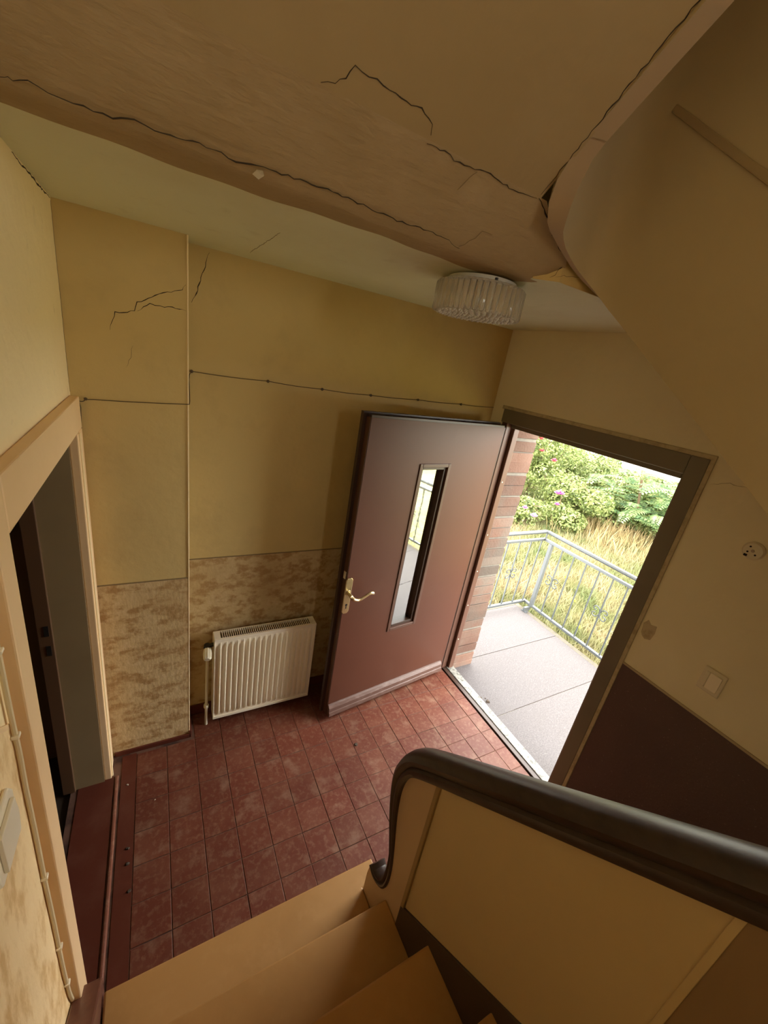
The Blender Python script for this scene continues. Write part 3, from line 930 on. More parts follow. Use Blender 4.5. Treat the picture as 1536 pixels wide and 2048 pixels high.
crack(sof_a, [(x, y, sz(y) - 0.0015) for x, y in [(0.512, 0.932), (0.536, 0.934), (0.556, 0.933), (0.589, 0.937), (0.631, 0.936), (0.659, 0.933), (0.702, 0.933), (0.735, 0.935), (0.756, 0.938), (0.800, 0.937), (0.845, 0.932)]], NS_, 0.003)
crack(sof_a, [(0.636, 0.976, 2.6548), (0.648, 0.951, 2.676), (0.655, 0.938, 2.687)], NS_, 0.0025, 'crack_faint')
crack(sof_a, [(0.737, 1.071, 2.575), (0.764, 1.043, 2.599), (0.769, 1.024, 2.615), (0.804, 1.024, 2.615)], NS_, 0.0025, 'crack_faint')
crack(sof_b, [(0.849, 0.45, sz(0.45)), (0.848, 0.652, sz(0.652)), (0.847, 0.721, sz(0.721)), (0.847, 0.805, sz(0.805)), (0.848, 0.889, sz(0.889)), (0.849, 0.925, sz(0.925))], NS_, 0.005)
crack(sof_a, [(0.849, 0.931, 2.692), (0.900, 0.948, 2.678), (0.938, 0.959, 2.668), (0.987, 0.981, 2.650), (1.05, 1.001, 2.634)], NS_, 0.006)
crack(yf_, [(1.099, 1.033, 2.641), (1.107, 1.033, 2.616), (1.084, 1.033, 2.586), (1.063, 1.033, 2.572)], (0, -1, 0), 0.003)
crack(yf_, [(1.086, 1.033, 2.581), (1.146, 1.033, 2.595), (1.203, 1.033, 2.604)], (0, -1, 0), 0.002, 'crack_faint')
crack(ws, [(1.2499, 1.000, 2.932), (1.2499, 0.998, 2.870), (1.2499, 0.998, 2.814), (1.2499, 0.998, 2.729), (1.2499, 0.993, 2.633)], (-1, 0, 0), 0.002, 'crack_faint')
crack(wall_pil, [(-0.145, 1.95, 2.192), (-0.140, 1.95, 2.219), (-0.125, 1.95, 2.256), (-0.061, 1.95, 2.273), (-0.052, 1.95, 2.304), (0.007, 1.95, 2.342), (0.049, 1.95, 2.360), (0.101, 1.95, 2.380), (0.113, 1.95, 2.401)], (0, -1, 0), 0.0045)
crack(wall_pil, [(-0.053, 1.95, 2.275), (-0.011, 1.95, 2.309), (0.023, 1.95, 2.307), (0.065, 1.95, 2.311), (0.113, 1.95, 2.308)], (0, -1, 0), 0.004)
crack(wall_pil, [(-0.074, 1.95, 2.150), (-0.082, 1.95, 2.103), (-0.100, 1.95, 2.063)], (0, -1, 0), 0.002, 'crack_faint')
crack(wall_back, [(0.210, 2.11, 2.554), (0.192, 2.11, 2.485), (0.180, 2.11, 2.454), (0.167, 2.11, 2.403), (0.144, 2.11, 2.350)], (0, -1, 0), 0.0055)
crack(ceiling, [(0.347, 1.957, ZC), (0.350, 1.694, ZC), (0.352, 1.491, ZC)], (0, 0, -1), 0.0025, 'crack_faint')
crack(wall_left, [(XL, 1.50, 2.566), (XL, 1.58, 2.562), (XL, 1.66, 2.567), (XL, 1.76, 2.563), (XL, 1.94, 2.566)], (1, 0, 0), 0.008)
crack(wall_left, [(XL, 1.946, 2.56), (XL, 1.944, 2.40), (XL, 1.947, 2.25), (XL, 1.943, 2.1), (XL, 1.946, 1.95)], (1, 0, 0), 0.006, 'crack_faint')
crack(wall_right, [(1.985, 0.760, 2.005), (1.985, 0.697, 2.027), (1.985, 0.60, 2.034)], (-1, 0, 0), 0.002, 'crack_faint')
MB().add([(0.189, 1.078, sz(1.078) - .002), (0.196, 1.068, sz(1.068) - .003), (0.208, 1.066, sz(1.066) - .003), (0.213, 1.074, sz(1.074) - .002), (0.203, 1.082, sz(1.082) - .003)], [(0, 1, 2, 3, 4)]).build(
    'chip', 'plaster_bare', sof_a, label='chipped hole in the plaster edge')

# ------------------------------------------------------------------ radiator
RD = thing('radiator', 'cream panel radiator on the back wall beside the door', 'radiator', (0.55, 2.02, 0.05))
rx0, rx1, ry0, ry1, rz0, rz1 = 0.252, 0.852, 1.985, 2.062, 0.052, 0.640
MB().box(rx0, rx1, ry0 + 0.014, ry1, rz0 + 0.01, rz1 - 0.045).build('core', 'rad_dark', RD)
# fluted front panel
nfl = 18
pit = (rx1 - rx0 - 0.03) / nfl
cols = [rx0]
dep = [0.0]
for i in range(nfl):
    x = rx0 + 0.015 + i * pit
    cols += [x, x + 0.25 * pit, x + 0.5 * pit, x + 0.75 * pit]
    dep += [0.0, 0.004, 0.016, 0.003]
cols += [rx1 - 0.015, rx1]
dep += [0.0, 0.0]
zz = [(rz0, 0), (rz0 + 0.020, 0), (rz0 + 0.050, 1), (rz1 - 0.055, 1), (rz1 - 0.022, 0), (rz1, 0)]
vs, fs = [], []
for z, k in zz:
    for x, d in zip(cols, dep):
        vs.append((x, ry0 - d * k + 0.002, z))
n = len(cols)
for i in range(len(zz) - 1):
    for j in range(n - 1):
        fs.append((i * n + j, i * n + j + 1, (i + 1) * n + j + 1, (i + 1) * n + j))
nv = len(vs)
vs += [(x, ry0 + 0.012, z) for z in (rz0, rz1) for x in (rx0, rx1)]
fs += [(nv, nv + 1, nv + 3, nv + 2)]
MB().add(vs, fs).build('front_panel', 'white_enamel', RD, label='fluted cream front panel')
fm = MB()
fm.box(rx0 - 0.002, rx0 + 0.006, ry0 - 0.004, ry1, rz0, rz1)
fm.build('side_cover', 'white_enamel', RD, bevel=0.002)
MB().box(rx1 - 0.006, rx1 + 0.002, ry0 - 0.004, ry1, rz0, rz1).build('side_cover', 'white_enamel', RD, bevel=0.002)
fm = MB()
fm.box(rx0, rx1, ry0 - 0.004, ry0 + 0.010, rz1 - 0.010, rz1 + 0.004).box(rx0, rx1, ry1 - 0.008, ry1, rz1 - 0.010, rz1 + 0.004)
fm.box(rx0, rx0 + 0.035, ry0 + 0.010, ry1 - 0.008, rz1 - 0.006, rz1 + 0.004).box(rx1 - 0.035, rx1, ry0 + 0.010, ry1 - 0.008, rz1 - 0.006, rz1 + 0.004)
gr = fm.build('top_grille', 'white_enamel', RD, bevel=0.001, label='cream top cover with narrow slots')
ns_ = 46
sl = None
for i in range(1, ns_):
    x = rx0 + 0.035 + (rx1 - rx0 - 0.07) * i / ns_
    if sl is None:
        sl = MB().box(-0.0016, 0.0016, ry0 + 0.010, ry1 - 0.008, rz1 + 0.000, rz1 + 0.003).build('slat', 'white_enamel', gr)
        sl.location = (x, 0, 0)
        mpi = sl.matrix_parent_inverse.copy()
    else:
        c = bpy.data.objects.new('slat', sl.data)
        COL.objects.link(c)
        c.parent = gr
        c.matrix_parent_inverse = mpi
        c.location = (x, 0, 0)
MB().box(rx0 - 0.002, rx1 + 0.002, ry0 - 0.0045, ry0 + 0.002, rz0 - 0.004, rz0 + 0.014).build('bottom_rim', 'white_enamel', RD, bevel=0.002)
MB().box(0.34, 0.37, ry1 - 0.002, YB - 0.004, rz0 + 0.1, rz1 - 0.1).build('bracket', 'steel', RD)
MB().box(0.73, 0.76, ry1 - 0.002, YB - 0.004, rz0 + 0.1, rz1 - 0.1).build('bracket', 'steel', RD)
pp = MB().tube([(0.216, 2.005, 0.0), (0.216, 2.005, 0.08), (0.217, 2.007, 0.3), (0.218, 2.01, 0.50)], 0.0085, 10).build('supply_pipe', 'plastic', RD, smooth=True, label='cream supply pipe down to the floor')
MB().lathe([(0.013, 0.135), (0.015, 0.14), (0.015, 0.155), (0.013, 0.16)], (0.216, 2.006, 0.0), 12).build('pipe_nut', 'plastic', pp, smooth=True)
MB().tube([(0.218, 2.012, 0.50), (0.218, 2.014, 0.56), (0.220, 2.018, 0.585), (0.256, 2.020, 0.588)], 0.012, 10).lathe(
    [(0.020, 0.0), (0.021, 0.012), (0.018, 0.03)], (0.218, 2.016, 0.565), 14).build('valve_body', 'metal_dark', RD, smooth=True, label='dark metal valve body')
kb = MB()
ax0, ax1 = Vector((0.219, 2.010, 0.575)), Vector((0.212, 1.945, 0.548))
td = (ax1 - ax0).normalized()
sd = td.cross(Vector((0, 0, 1))).normalized()
ud = sd.cross(td)
pr = [(0.0, 0.017), (0.10, 0.021), (0.5, 0.024), (0.85, 0.023), (1.0, 0.016)]
K = 20
for h, r in pr:
    for j in range(K):
        rr = r * (1.0 if j % 2 else 0.90)
        kb.v.append(tuple(ax0 + (ax1 - ax0) * h + (sd * math.cos(2 * math.pi * j / K) + ud * math.sin(2 * math.pi * j / K)) * rr))
for i in range(len(pr) - 1):
    for j in range(K):
        kb.f.append((i * K + j, i * K + (j + 1) % K, (i + 1) * K + (j + 1) % K, (i + 1) * K + j))
kb.f += [tuple(range(K)), tuple((len(pr) - 1) * K + j for j in range(K))]
kb.build('thermostat_knob', 'plastic', RD, label='ribbed cream thermostat knob')

# ------------------------------------------------------------------ ceiling lamp
LX, LY = 1.0, 1.27
LP = thing('ceiling_lamp', 'round ceiling lamp with ribbed glass rod shade', 'lamp', (LX, LY, ZC))
MB().lathe([(0.105, -0.004), (0.118, -0.006), (0.120, -0.030), (0.112, -0.036), (0.02, -0.036)], (LX, LY, ZC - 0.001), 40).build('base', 'lamp_white', LP, smooth=True, label='white round base')
MB().lathe([(0.018, -0.036), (0.018, -0.060), (0.026, -0.066), (0.030, -0.085), (0.020, -0.104), (0.004, -0.108)], (LX, LY, ZC), 16).build('bulb', 'lamp_white', LP, smooth=True)
NR = 44
rod0 = None
RR, RB, ZT, ZB = 0.146, 0.138, ZC - 0.024, ZC - 0.118
for i in range(NR):
    a = 2 * math.pi * i / NR
    if rod0 is None:
        rod0 = MB().lathe([(0.004, ZT - ZC), (0.0095, ZT - ZC - 0.006), (0.0100, ZB - ZC + 0.010), (0.0075, ZB - ZC + 0.002), (0.002, ZB - ZC)], (0, 0, 0), 8).build('glass_rod', 'lamp_glass', LP, smooth=True)
        rod0.matrix_parent_inverse = Matrix()
        ro = rod0
    else:
        ro = bpy.data.objects.new('glass_rod', rod0.data)
        COL.objects.link(ro)
        ro.parent = LP
    ro.location = (RR * math.cos(a), RR * math.sin(a), 0)
    ro.rotation_euler = (0, 0, a)
bd = MB()
for rr_, cnt in ((0.132, 40), (0.114, 34), (0.096, 29), (0.078, 23), (0.060, 18), (0.042, 12), (0.022, 7)):
    for i in range(cnt):
        a = 2 * math.pi * i / cnt
        bd.lathe([(0.003, 0.006), (0.0085, 0.003), (0.0085, -0.004), (0.004, -0.009), (0.0006, -0.0105)], (LX + rr_ * math.cos(a), LY + rr_ * math.sin(a), ZB + 0.008), 7)
bd.build('glass_beads', 'lamp_bead', LP, smooth=True, label='beaded clear glass bottom')['kind'] = 'stuff'
MB().lathe([(0.148, 0.0), (0.152, -0.002), (0.152, -0.006), (0.143, -0.007), (0.143, -0.001)], (LX, LY, ZT), 48).build('shade_rim', 'lamp_glass', LP, smooth=True)
for a in (0.5, 2.6, 4.4):
    x, y = LX + 0.122 * math.cos(a), LY + 0.122 * math.sin(a)
    MB().lathe([(0.005, 0), (0.005, -0.014)], (x, y, ZC - 0.012), 8).build('screw', 'metal_dark', LP)

# ------------------------------------------------------------------ switches, plates, cables
SW = thing('light_switch', 'cream square light switch above the dark dado', 'switch', (XR, 0.45, 1.245))
MB().box(XR - 0.009, XR, 0.408, 0.490, 1.192, 1.300).build('surround', 'plastic', SW, bevel=0.004, label='square cream surround')
MB().prism([(XR - 0.010, 1.208), (XR - 0.0155, 1.284), (XR - 0.005, 1.284), (XR - 0.005, 1.208)], 1, 0.420, 0.462).build('rocker', 'plastic_white', SW, bevel=0.002)
MB().box(XR - 0.012, XR - 0.005, 0.464, 0.478, 1.208, 1.284).build('cover_strip', 'plastic', SW, bevel=0.002)
BX = thing('junction_box_cover', 'round grubby white cover plate high on the right wall', 'cover plate', (XR, 0.531, 1.813))
MB().lathe([(0.036, 0.0), (0.036, -0.006), (0.030, -0.012), (0.004, -0.0125)], (XR, 0.531, 1.813), 28, axis=0).build('plate', 'plastic', BX, smooth=True)
for dy, dz in ((0.012, 0.014), (-0.012, -0.012), (0.014, -0.008)):
    MB().lathe([(0.0035, 0), (0.0035, -0.001)], (XR - 0.0124, 0.531 + dy, 1.813 + dz), 8, axis=0).build('hole', 'black', BX)
MB().lathe([(0.006, 0), (0.005, -0.002)], (XR - 0.0124, 0.531, 1.813), 10, axis=0).build('screw', 'debris_pale', BX)
MB().box(XR - 0.014, XR - 0.0123, 0.541, 0.552, 1.786, 1.795).build('hole', 'black', BX)

SL_ = thing('light_switch', 'ivory rounded light switch on the tan wallpaper at the left', 'switch', (XL, 0.72, 1.30))
ol = [(0.655, 1.235), (0.665, 1.222), (0.760, 1.222), (0.780, 1.242), (0.782, 1.335), (0.764, 1.362), (0.668, 1.362), (0.655, 1.348)]
MB().prism(ol, 0, XL + 0.003, XL + 0.013).build('surround', 'plastic_white', SL_, bevel=0.005, segs=3)
MB().prism([(0.674, 1.245), (0.674, 1.340), (0.758, 1.340), (0.766, 1.292), (0.758, 1.245)], 0, XL + 0.013, XL + 0.021).build('rocker', 'plastic_white', SL_, bevel=0.002)

CB = thing('surface_cable', 'cream cable clipped down the wallpaper beside the inner doorway', 'cable', (XL, 0.86, 0.1))
pts = [(0.853, 2.05), (0.853, 1.75), (0.852, 1.60), (0.851, 1.42), (0.856, 1.36), (0.850, 1.25), (0.853, 1.1), (0.849, 0.9), (0.854, 0.7), (0.850, 0.52), (0.855, 0.40), (0.862, 0.30), (0.885, 0.22), (0.905, 0.17)]
CBo = MB().tube(smooth_path([(XL + 0.009, y, z) for y, z in pts], 2), 0.0052, 8).build('cable', 'cable', CB, smooth=True)
for y, z in ((0.852, 1.62), (0.852, 1.40), (0.850, 0.92), (0.852, 0.60), (0.855, 0.40), (0.890, 0.21)):
    MB().box(XL + 0.003, XL + 0.017, y - 0.008, y + 0.008, z - 0.004, z + 0.004).build('clip', 'plastic_white', CB, bevel=0.002)

WI = thing('wall_wire', 'thin dark wire nailed along the yellow back wall', 'wire', (1.0, YB, 2.07))
nails = [(0.143, 2.068), (0.483, 2.068), (0.765, 2.063), (1.053, 2.064), (1.369, 2.073), (1.698, 2.080), (1.98, 2.088)]
pts = []
for (x0, z0), (x1, z1) in zip(nails[:-1], nails[1:]):
    for k in range(4):
        t = k / 4
        pts.append((x0 + (x1 - x0) * t, YB - 0.006, z0 + (z1 - z0) * t - 0.004 * math.sin(math.pi * t)))
pts.append((1.98, YB - 0.006, 2.088))
MB().tube(pts, 0.0018, 6).build('wire', 'wire', WI)
for x, z in nails[:-1]:
    MB().lathe([(0.004, 0.0), (0.004, -0.010), (0.0075, -0.011), (0.0075, -0.014), (0.003, -0.016)], (x, YB, z), 10, axis=1).build('nail', 'wire', WI, smooth=True)
WP = thing('wall_wire', 'thin dark wire across the chimney breast from the doorway corner', 'wire', (-0.05, YP, 1.94))
pts = [(-0.262, YP - 0.003, 1.80), (-0.258, YP - 0.004, 1.86), (-0.255, YP - 0.006, 1.905), (-0.268, YP - 0.006, 1.935), (-0.26, YP - 0.006, 1.918), (-0.245, YP - 0.007, 1.918), (-0.237, YP - 0.007, 1.929),
       (-0.15, YP - 0.005, 1.930), (0.0, YP - 0.005, 1.937), (0.118, YP - 0.005, 1.944), (0.126, YP - 0.003, 1.945), (0.128, 2.0, 1.99), (0.13, 2.08, 2.05), (0.143, YB - 0.006, 2.066)]
MB().tube(smooth_path(pts, 1), 0.0018, 6).build('wire', 'wire', WP)
for x, z in ((-0.237, 1.929),):
    MB().lathe([(0.003, 0.0), (0.003, -0.008), (0.006, -0.009), (0.005, -0.012)], (x, YP, z), 10, axis=1).build('nail', 'wire', WP)

# ------------------------------------------------------------------ porch
brick_wall = struct('wall_porch', MB().box(2.092, 2.31, 1.958, 1.9749, -0.55, 2.10), 'mortar', 'brick side of the porch beside the front door', 'wall')
CO = 2.06 / 25
bproto = MB().box(2.090, 2.311, 1.948, 1.972, -CO / 2 + 0.0055, CO / 2 - 0.0055).build('brick', 'brick', brick_wall, bevel=0.003, segs=1)
mpi = bproto.matrix_parent_inverse.copy()
for i in range(26):
    z = -0.02 + CO * i
    if i == 0:
        o = bproto
    else:
        o = bpy.data.objects.new('brick', bproto.data)
        COL.objects.link(o)
        bv = o.modifiers.new('bevel', 'BEVEL')
        bv.width, bv.segments, bv.limit_method = 0.003, 1, 'ANGLE'
        o.parent = brick_wall
        o.matrix_parent_inverse = mpi
    o.location = (random.uniform(-0.003, 0.003), random.uniform(-0.002, 0.001), z)
    o.rotation_euler = (0, random.uniform(-0.004, 0.004), 0)

porch = struct('floor_porch', MB().box(2.30, 3.50, -1.5, 2.55, -0.60, -0.045), 'slab_edge', 'raised concrete base of the porch', 'floor')
ys = [2.56, 2.0, 1.43, 0.86, 0.29, -0.28, -0.85, -1.42]
for a, b_ in zip(ys[1:], ys[:-1]):
    x0 = 2.096 if 0.8 < (a + b_) / 2 < 1.95 else 2.312
    MB().box(x0, 3.47, a + 0.0025, b_ - 0.0025, -0.06, -0.030).build('slab', 'slab', porch, bevel=0.002, segs=1)
MB().box(2.096, 2.312, 1.43, 1.956, -0.06, -0.0305).build('slab_infill', 'slab', porch)
MB().box(2.096, 3.46, -1.42, 2.55, -0.07, -0.036).build('joint_bed', 'slab_joint', porch)
MB().box(3.472, 3.53, -1.5, 2.58, -0.14, -0.034).box(2.31, 3.472, 2.562, 2.60, -0.14, -0.034).build('kerb', 'slab_edge', porch, bevel=0.006)

# railing
RX, RY = 3.55, 2.53
PR = thing('porch_railing', 'grey metal porch railing with small scrolls', 'railing', (RX, 1.5, 0))
MB().tube([(2.42, RY, 0.885), (RX - 0.02, RY, 0.885), (RX, RY - 0.02, 0.885), (RX, -1.4, 0.885)], 0.019, 12).build('handrail', 'rail_metal', PR, smooth=True)
MB().box(2.42, RX + 0.014, RY - 0.014, RY + 0.014, 0.785, 0.809).box(RX - 0.016, RX + 0.016, -1.4, RY - 0.014, 0.785, 0.809).build('top_rail', 'rail_metal', PR, bevel=0.002)
MB().box(2.42, RX + 0.014, RY - 0.014, RY + 0.014, 0.024, 0.048).box(RX - 0.016, RX + 0.016, -1.4, RY - 0.014, 0.024, 0.048).build('bottom_rail', 'rail_metal', PR, bevel=0.002)
posts = [(RX, 2.43), (RX, 0.62), (2.46, RY)]
for x, y in posts:
    MB().box(x - 0.019, x + 0.019, y - 0.019, y + 0.019, 0.048, 0.785).build('post', 'rail_metal', PR, bevel=0.003)
    if x > 3:
        MB().box(x - 0.10, x - 0.0165, y - 0.012, y + 0.012, -0.02, 0.024).box(x - 0.10, x - 0.06, y - 0.03, y + 0.03, -0.034, -0.02).build('foot_bracket', 'rail_metal', PR)
for y in (2.52, 0.7):
    MB().box(RX - 0.006, RX + 0.006, y - 0.006, y + 0.006, 0.809, 0.87).build('spacer', 'rail_dark', PR)
bal = None


def scroll(x, y, z, along):
    mb = MB()
    for sy in (-1, 1):
        for sz_ in (-1, 1):
            P = []
            for t in np.linspace(0, 1, 16):
                a = t * 1.55 * math.pi
                r = 0.040 * (1 - 0.62 * t)
                u = 0.006 + 0.040 - r * math.cos(a) * 1.0 - 0.004 * t
                v = 0.012 + r * math.sin(a) + 0.028 * t * (1 - 0.3 * t)
                P.append((x, y + sy * u, z + sz_ * v) if along == 'y' else (x + sy * u, y, z + sz_ * v))
            mb.tube(P, 0.0055, 5)
    mb.build('scroll', 'rail_dark', PR, smooth=True)


for i in range(18):
    y = 2.290 - 0.1405 * i
    o = MB().box(RX - 0.0055, RX + 0.0055, y - 0.0055, y + 0.0055, 0.048, 0.785).build('baluster', 'rail_dark', PR)
    if i % 4 == 0:
        scroll(RX, y, 0.415, 'y')
for i in range(7):
    x = RX - 0.03 - 0.165 * i
    if i == 0:
        x = RX - 0.035
    MB().box(x - 0.0055, x + 0.0055, RY - 0.0055, RY + 0.0055, 0.048, 0.785).build('baluster', 'rail_dark', PR)
    if i == 2:
        scroll(x, RY, 0.42, 'x')

# ------------------------------------------------------------------ garden
GZ = -0.60


def gz(x, y):
    return GZ + 0.06 * math.sin(x * 0.9 + 0.4) * math.cos(y * 0.7) + 0.015 * max(0, x - 6)


vs, fs = [], []
nx, ny = 60, 60
for i in range(nx + 1):
    for j in range(ny + 1):
        x, y = 2.32 + (26 - 2.32) * i / nx, -12 + 40 * j / ny
        vs.append((x, y, gz(x, y)))
for i in range(nx):
    for j in range(ny):
        a = i * (ny + 1) + j
        fs.append((a, a + 1, a + ny + 2, a + ny + 1))
struct('ground', MB().add(vs, fs), 'soil', 'uneven meadow ground of the garden', 'ground', smooth=True)


def fast_mesh(name, V, F, mat, parent=None):
    """V (n,3) float array, F (m,k) int array"""
    me = bpy.data.meshes.new(name)
    k = F.shape[1]
    me.vertices.add(len(V))
    me.vertices.foreach_set('co', np.asarray(V, dtype=np.float32).ravel())
    me.loops.add(F.size)
    me.loops.foreach_set('vertex_index', F.ravel().astype(np.int32))
    me.polygons.add(len(F))
    me.polygons.foreach_set('loop_start', np.arange(0, F.size, k, dtype=np.int32))
    me.update(calc_edges=True)
    me.validate()
    me.materials.append(M[mat])
    o = bpy.data.objects.new(name, me)
    COL.objects.link(o)
    if parent is not None:
        o.parent = parent
        o.matrix_parent_inverse = Matrix.Translation(-Vector(parent.location))
    return o


def blades(name, X, Y, H, mat, lean=0.35, width=0.006):
    n = len(X)
    Z = np.array([gz(x, y) for x, y in zip(X, Y)])
    a = RNG.uniform(0, 2 * np.pi, n)
    l = RNG.uniform(0.05, lean, n) * H
    la = RNG.uniform(0, 2 * np.pi, n)
    w = width * RNG.uniform(0.6, 1.4, n)
    B = np.stack([X, Y, Z], 1)
    s = np.stack([np.cos(a) * w, np.sin(a) * w, 0 * w], 1)
    ld = np.stack([np.cos(la) * l, np.sin(la) * l, 0 * l], 1)
    up = np.stack([0 * H, 0 * H, H], 1)
    V = np.empty((n, 5, 3))
    V[:, 0] = B - s
    V[:, 1] = B + s
    V[:, 2] = B + s * 0.8 + ld * 0.35 + up * 0.55
    V[:, 3] = B - s * 0.8 + ld * 0.35 + up * 0.55
    V[:, 4] = B + ld + up * 0.97
    base = np.arange(n)[:, None] * 5
    T1 = np.concatenate([base + [0, 1, 2], base + [0, 2, 3], base + [3, 2, 4]], 0)
    return fast_mesh(name, V.reshape(-1, 3), T1, mat)


n = 90000
X = 3.62 + RNG.uniform(0, 1, n) ** 1.5 * 9.0
Y = RNG.uniform(-0.5, 1, n) * 2.0 + X * 0.52 + RNG.normal(0, 1.1, n)
H = RNG.uniform(0.06, 0.26, n)
tag(blades('meadow_grass', X, Y, H, 'grass', 0.7, 0.007), 'unmown green and straw grass beyond the porch railing', 'grass', kind='stuff')
n = 1500
X = RNG.normal(8.7, 0.6, n)
Y = RNG.normal(4.7, 0.65, n)
H = RNG.uniform(0.20, 0.55, n)
tag(blades('dry_grass', X, Y, H, 'dry_grass', 0.45, 0.010), 'patch of tall dry orange seed grass in front of the shrubs', 'grass', kind='stuff')


def leaf_cloud(C, N_, size, aspect=0.5):
    """rhomb leaves folded along the midrib at points C with normals N_"""
    n = len(C)
    t = RNG.normal(size=(n, 3))
    t -= (t * N_).sum(1)[:, None] * N_
    t /= np.linalg.norm(t, axis=1)[:, None] + 1e-9
    s = np.cross(N_, t)
    L = size * RNG.uniform(0.6, 1.3, n)[:, None]
    V = np.empty((n, 4, 3))
    V[:, 0] = C - t * L * 0.5
    V[:, 1] = C + s * L * aspect * 0.5 + N_ * L * 0.10
    V[:, 2] = C + t * L * 0.5
    V[:, 3] = C - s * L * aspect * 0.5 + N_ * L * 0.10
    base = np.arange(n)[:, None] * 4
    F = np.concatenate([base + [0, 1, 2], base + [0, 2, 3]], 0)
    return V.reshape(-1, 3), F


def bush(name, label, cx, cy, rx, ry, h, nl, size, mat, lumps=9, cat='shrub', group=None, stems=9, z0=None):
    base = gz(cx, cy) if z0 is None else z0
    root = thing(name, label, cat, (cx, cy, base), group)
    cs, rs = [], []
    for i in range(lumps):
        a, q = random.uniform(0, 6.28), random.uniform(0, 0.75)
        cs.append((cx + rx * q * math.cos(a), cy + ry * q * math.sin(a), base + h * random.uniform(0.22, 0.80)))
        rs.append(random.uniform(0.28, 0.50))
    cs, rs = np.array(cs), np.array(rs)
    k = RNG.integers(0, lumps, nl)
    d = RNG.normal(size=(nl, 3))
    d /= np.linalg.norm(d, axis=1)[:, None]
    r = RNG.uniform(0.35, 1.0, nl) ** 0.5
    C = cs[k] + d * (rs[k] * r)[:, None] * np.array([rx, ry, h * 0.62])
    keep = C[:, 2] > base + 0.03
    C, d = C[keep], d[keep]
    N_ = d + RNG.normal(scale=0.7, size=d.shape) + np.array([0, 0, 0.5])
    N_ /= np.linalg.norm(N_, axis=1)[:, None]
    V, F = leaf_cloud(C, N_, size)
    fo = fast_mesh('foliage', V, F, mat, root)
    fo['kind'] = 'stuff'
    for i in range(stems):
        e = cs[i % lumps]
        mb = MB()
        b0 = Vector((cx + random.uniform(-.15, .15), cy + random.uniform(-.15, .15), base - 0.03))
        m_ = b0.lerp(Vector(e), 0.5) + Vector((random.uniform(-.1, .1), random.uniform(-.1, .1), 0.1))
        tip = Vector(e) + Vector((random.uniform(-.3, .3), random.uniform(-.3, .3), 0.35 * h * random.random()))
        mb.tube([b0, m_, Vector(e), tip], 0.010, 5)
        mb.build('stem', 'bark', root)
    return root


def flower(parent, x, y, z, mat, r=0.07):
    mb = MB()
    for k in range(9):
        a = k * 2.4
        t = 0.25 + 0.75 * k / 9
        d = Vector((math.cos(a) * t, math.sin(a) * t, 1.1 - t)).normalized()
        s = d.cross(Vector((0, 0, 1))).normalized()
        u = s.cross(d)
        c = Vector((x, y, z))
        mb.add([c, c + d * r * 0.7 + s * r * 0.5, c + d * r * 1.05, c + d * r * 0.7 - s * r * 0.5], [(0, 1, 2), (0, 2, 3)])
    return mb.build('blossom', mat, parent)


def sumac(name, label, cx, cy, h, nfr, spread):
    base = gz(cx, cy)
    root = thing(name, label, 'tree', (cx, cy, base))
    tr = MB()
    tr.tube([(cx, cy, base - 0.05), (cx + 0.05, cy - 0.05, base + h * 0.4), (cx + 0.02, cy + 0.1, base + h * 0.8)], 0.028, 7)
    tr.build('trunk', 'bark', root, smooth=True)
    Cs, Ns, Ts = [], [], []
    for i in range(nfr):
        a = random.uniform(0, 6.28)
        z0 = base + h * random.uniform(0.30, 0.85)
        p = Vector((cx + random.uniform(-.35, .35) * spread, cy + random.uniform(-.5, .5) * spread, z0))
        L = random.uniform(0.5, 0.85)
        d = Vector((math.cos(a), math.sin(a), random.uniform(0.15, 0.7))).normalized()
        P = []
        for k in range(12):
            t = k / 11
            P.append(p + d * L * t + Vector((0, 0, -0.42 * L * t * t)))
        mb = MB()
        mb.tube(P[::3] + [P[-1]], 0.005, 4)
        for k in range(1, 12):
            tg = (P[min(k + 1, 11)] - P[k - 1]).normalized()
            sd = tg.cross(Vector((0, 0, 1))).normalized()
            nn = sd.cross(tg).normalized()
            l = 0.17 * (1 - abs(k / 11 - 0.45))
            for sg in (-1, 1):
                o_ = sd * sg
                tip = P[k] + o_ * l + tg * l * 0.35 - nn * l * 0.22
                m_ = P[k] + o_ * l * 0.5 + tg * l * 0.12
                mb.add([P[k], m_ + tg * 0.026, tip, m_ - tg * 0.026], [(0, 1, 2), (0, 2, 3)])
        mb.build('frond', 'leaf_sumac', root)
    return root


rb = bush('rose_bush', 'tall rose bush with red blossoms next to the brick', 8.6, 7.25, 1.15, 1.25, 2.1, 9000, 0.085, 'leaf_rose', 12)
flower(rb, 7.95, 6.50, 0.90, 'flower_red', 0.075)
flower(rb, 7.95, 6.62, 1.16, 'flower_red', 0.075)
flower(rb, 7.90, 6.05, 0.78, 'flower_red', 0.085)
rb = bush('rose_bush', 'lower rose bush with pink blossoms in the middle of the garden', 8.2, 5.75, 1.0, 1.15, 1.3, 9500, 0.08, 'leaf_rose', 11)
flower(rb, 7.45, 5.36, 0.24, 'flower_pink', 0.095)
flower(rb, 7.47, 5.28, 0.26, 'flower_pink', 0.075)
flower(rb, 7.50, 5.33, 0.00, 'flower_pink', 0.07)
rb = bush('flowering_shrub', 'small shrub with a lilac blossom behind the railing corner', 6.9, 5.55, 0.55, 0.6, 0.75, 3200, 0.07, 'leaf_rose', 7, stems=6)
flower(rb, 6.35, 4.92, -0.06, 'flower_lilac', 0.085)
flower(rb, 6.38, 5.20, 0.0, 'flower_pink', 0.07)
bush('hedge_shrub', 'pale green shrub at the back of the garden below the white house', 10.6, 7.3, 1.1, 1.5, 1.6, 7000, 0.10, 'leaf_hedge', 11)
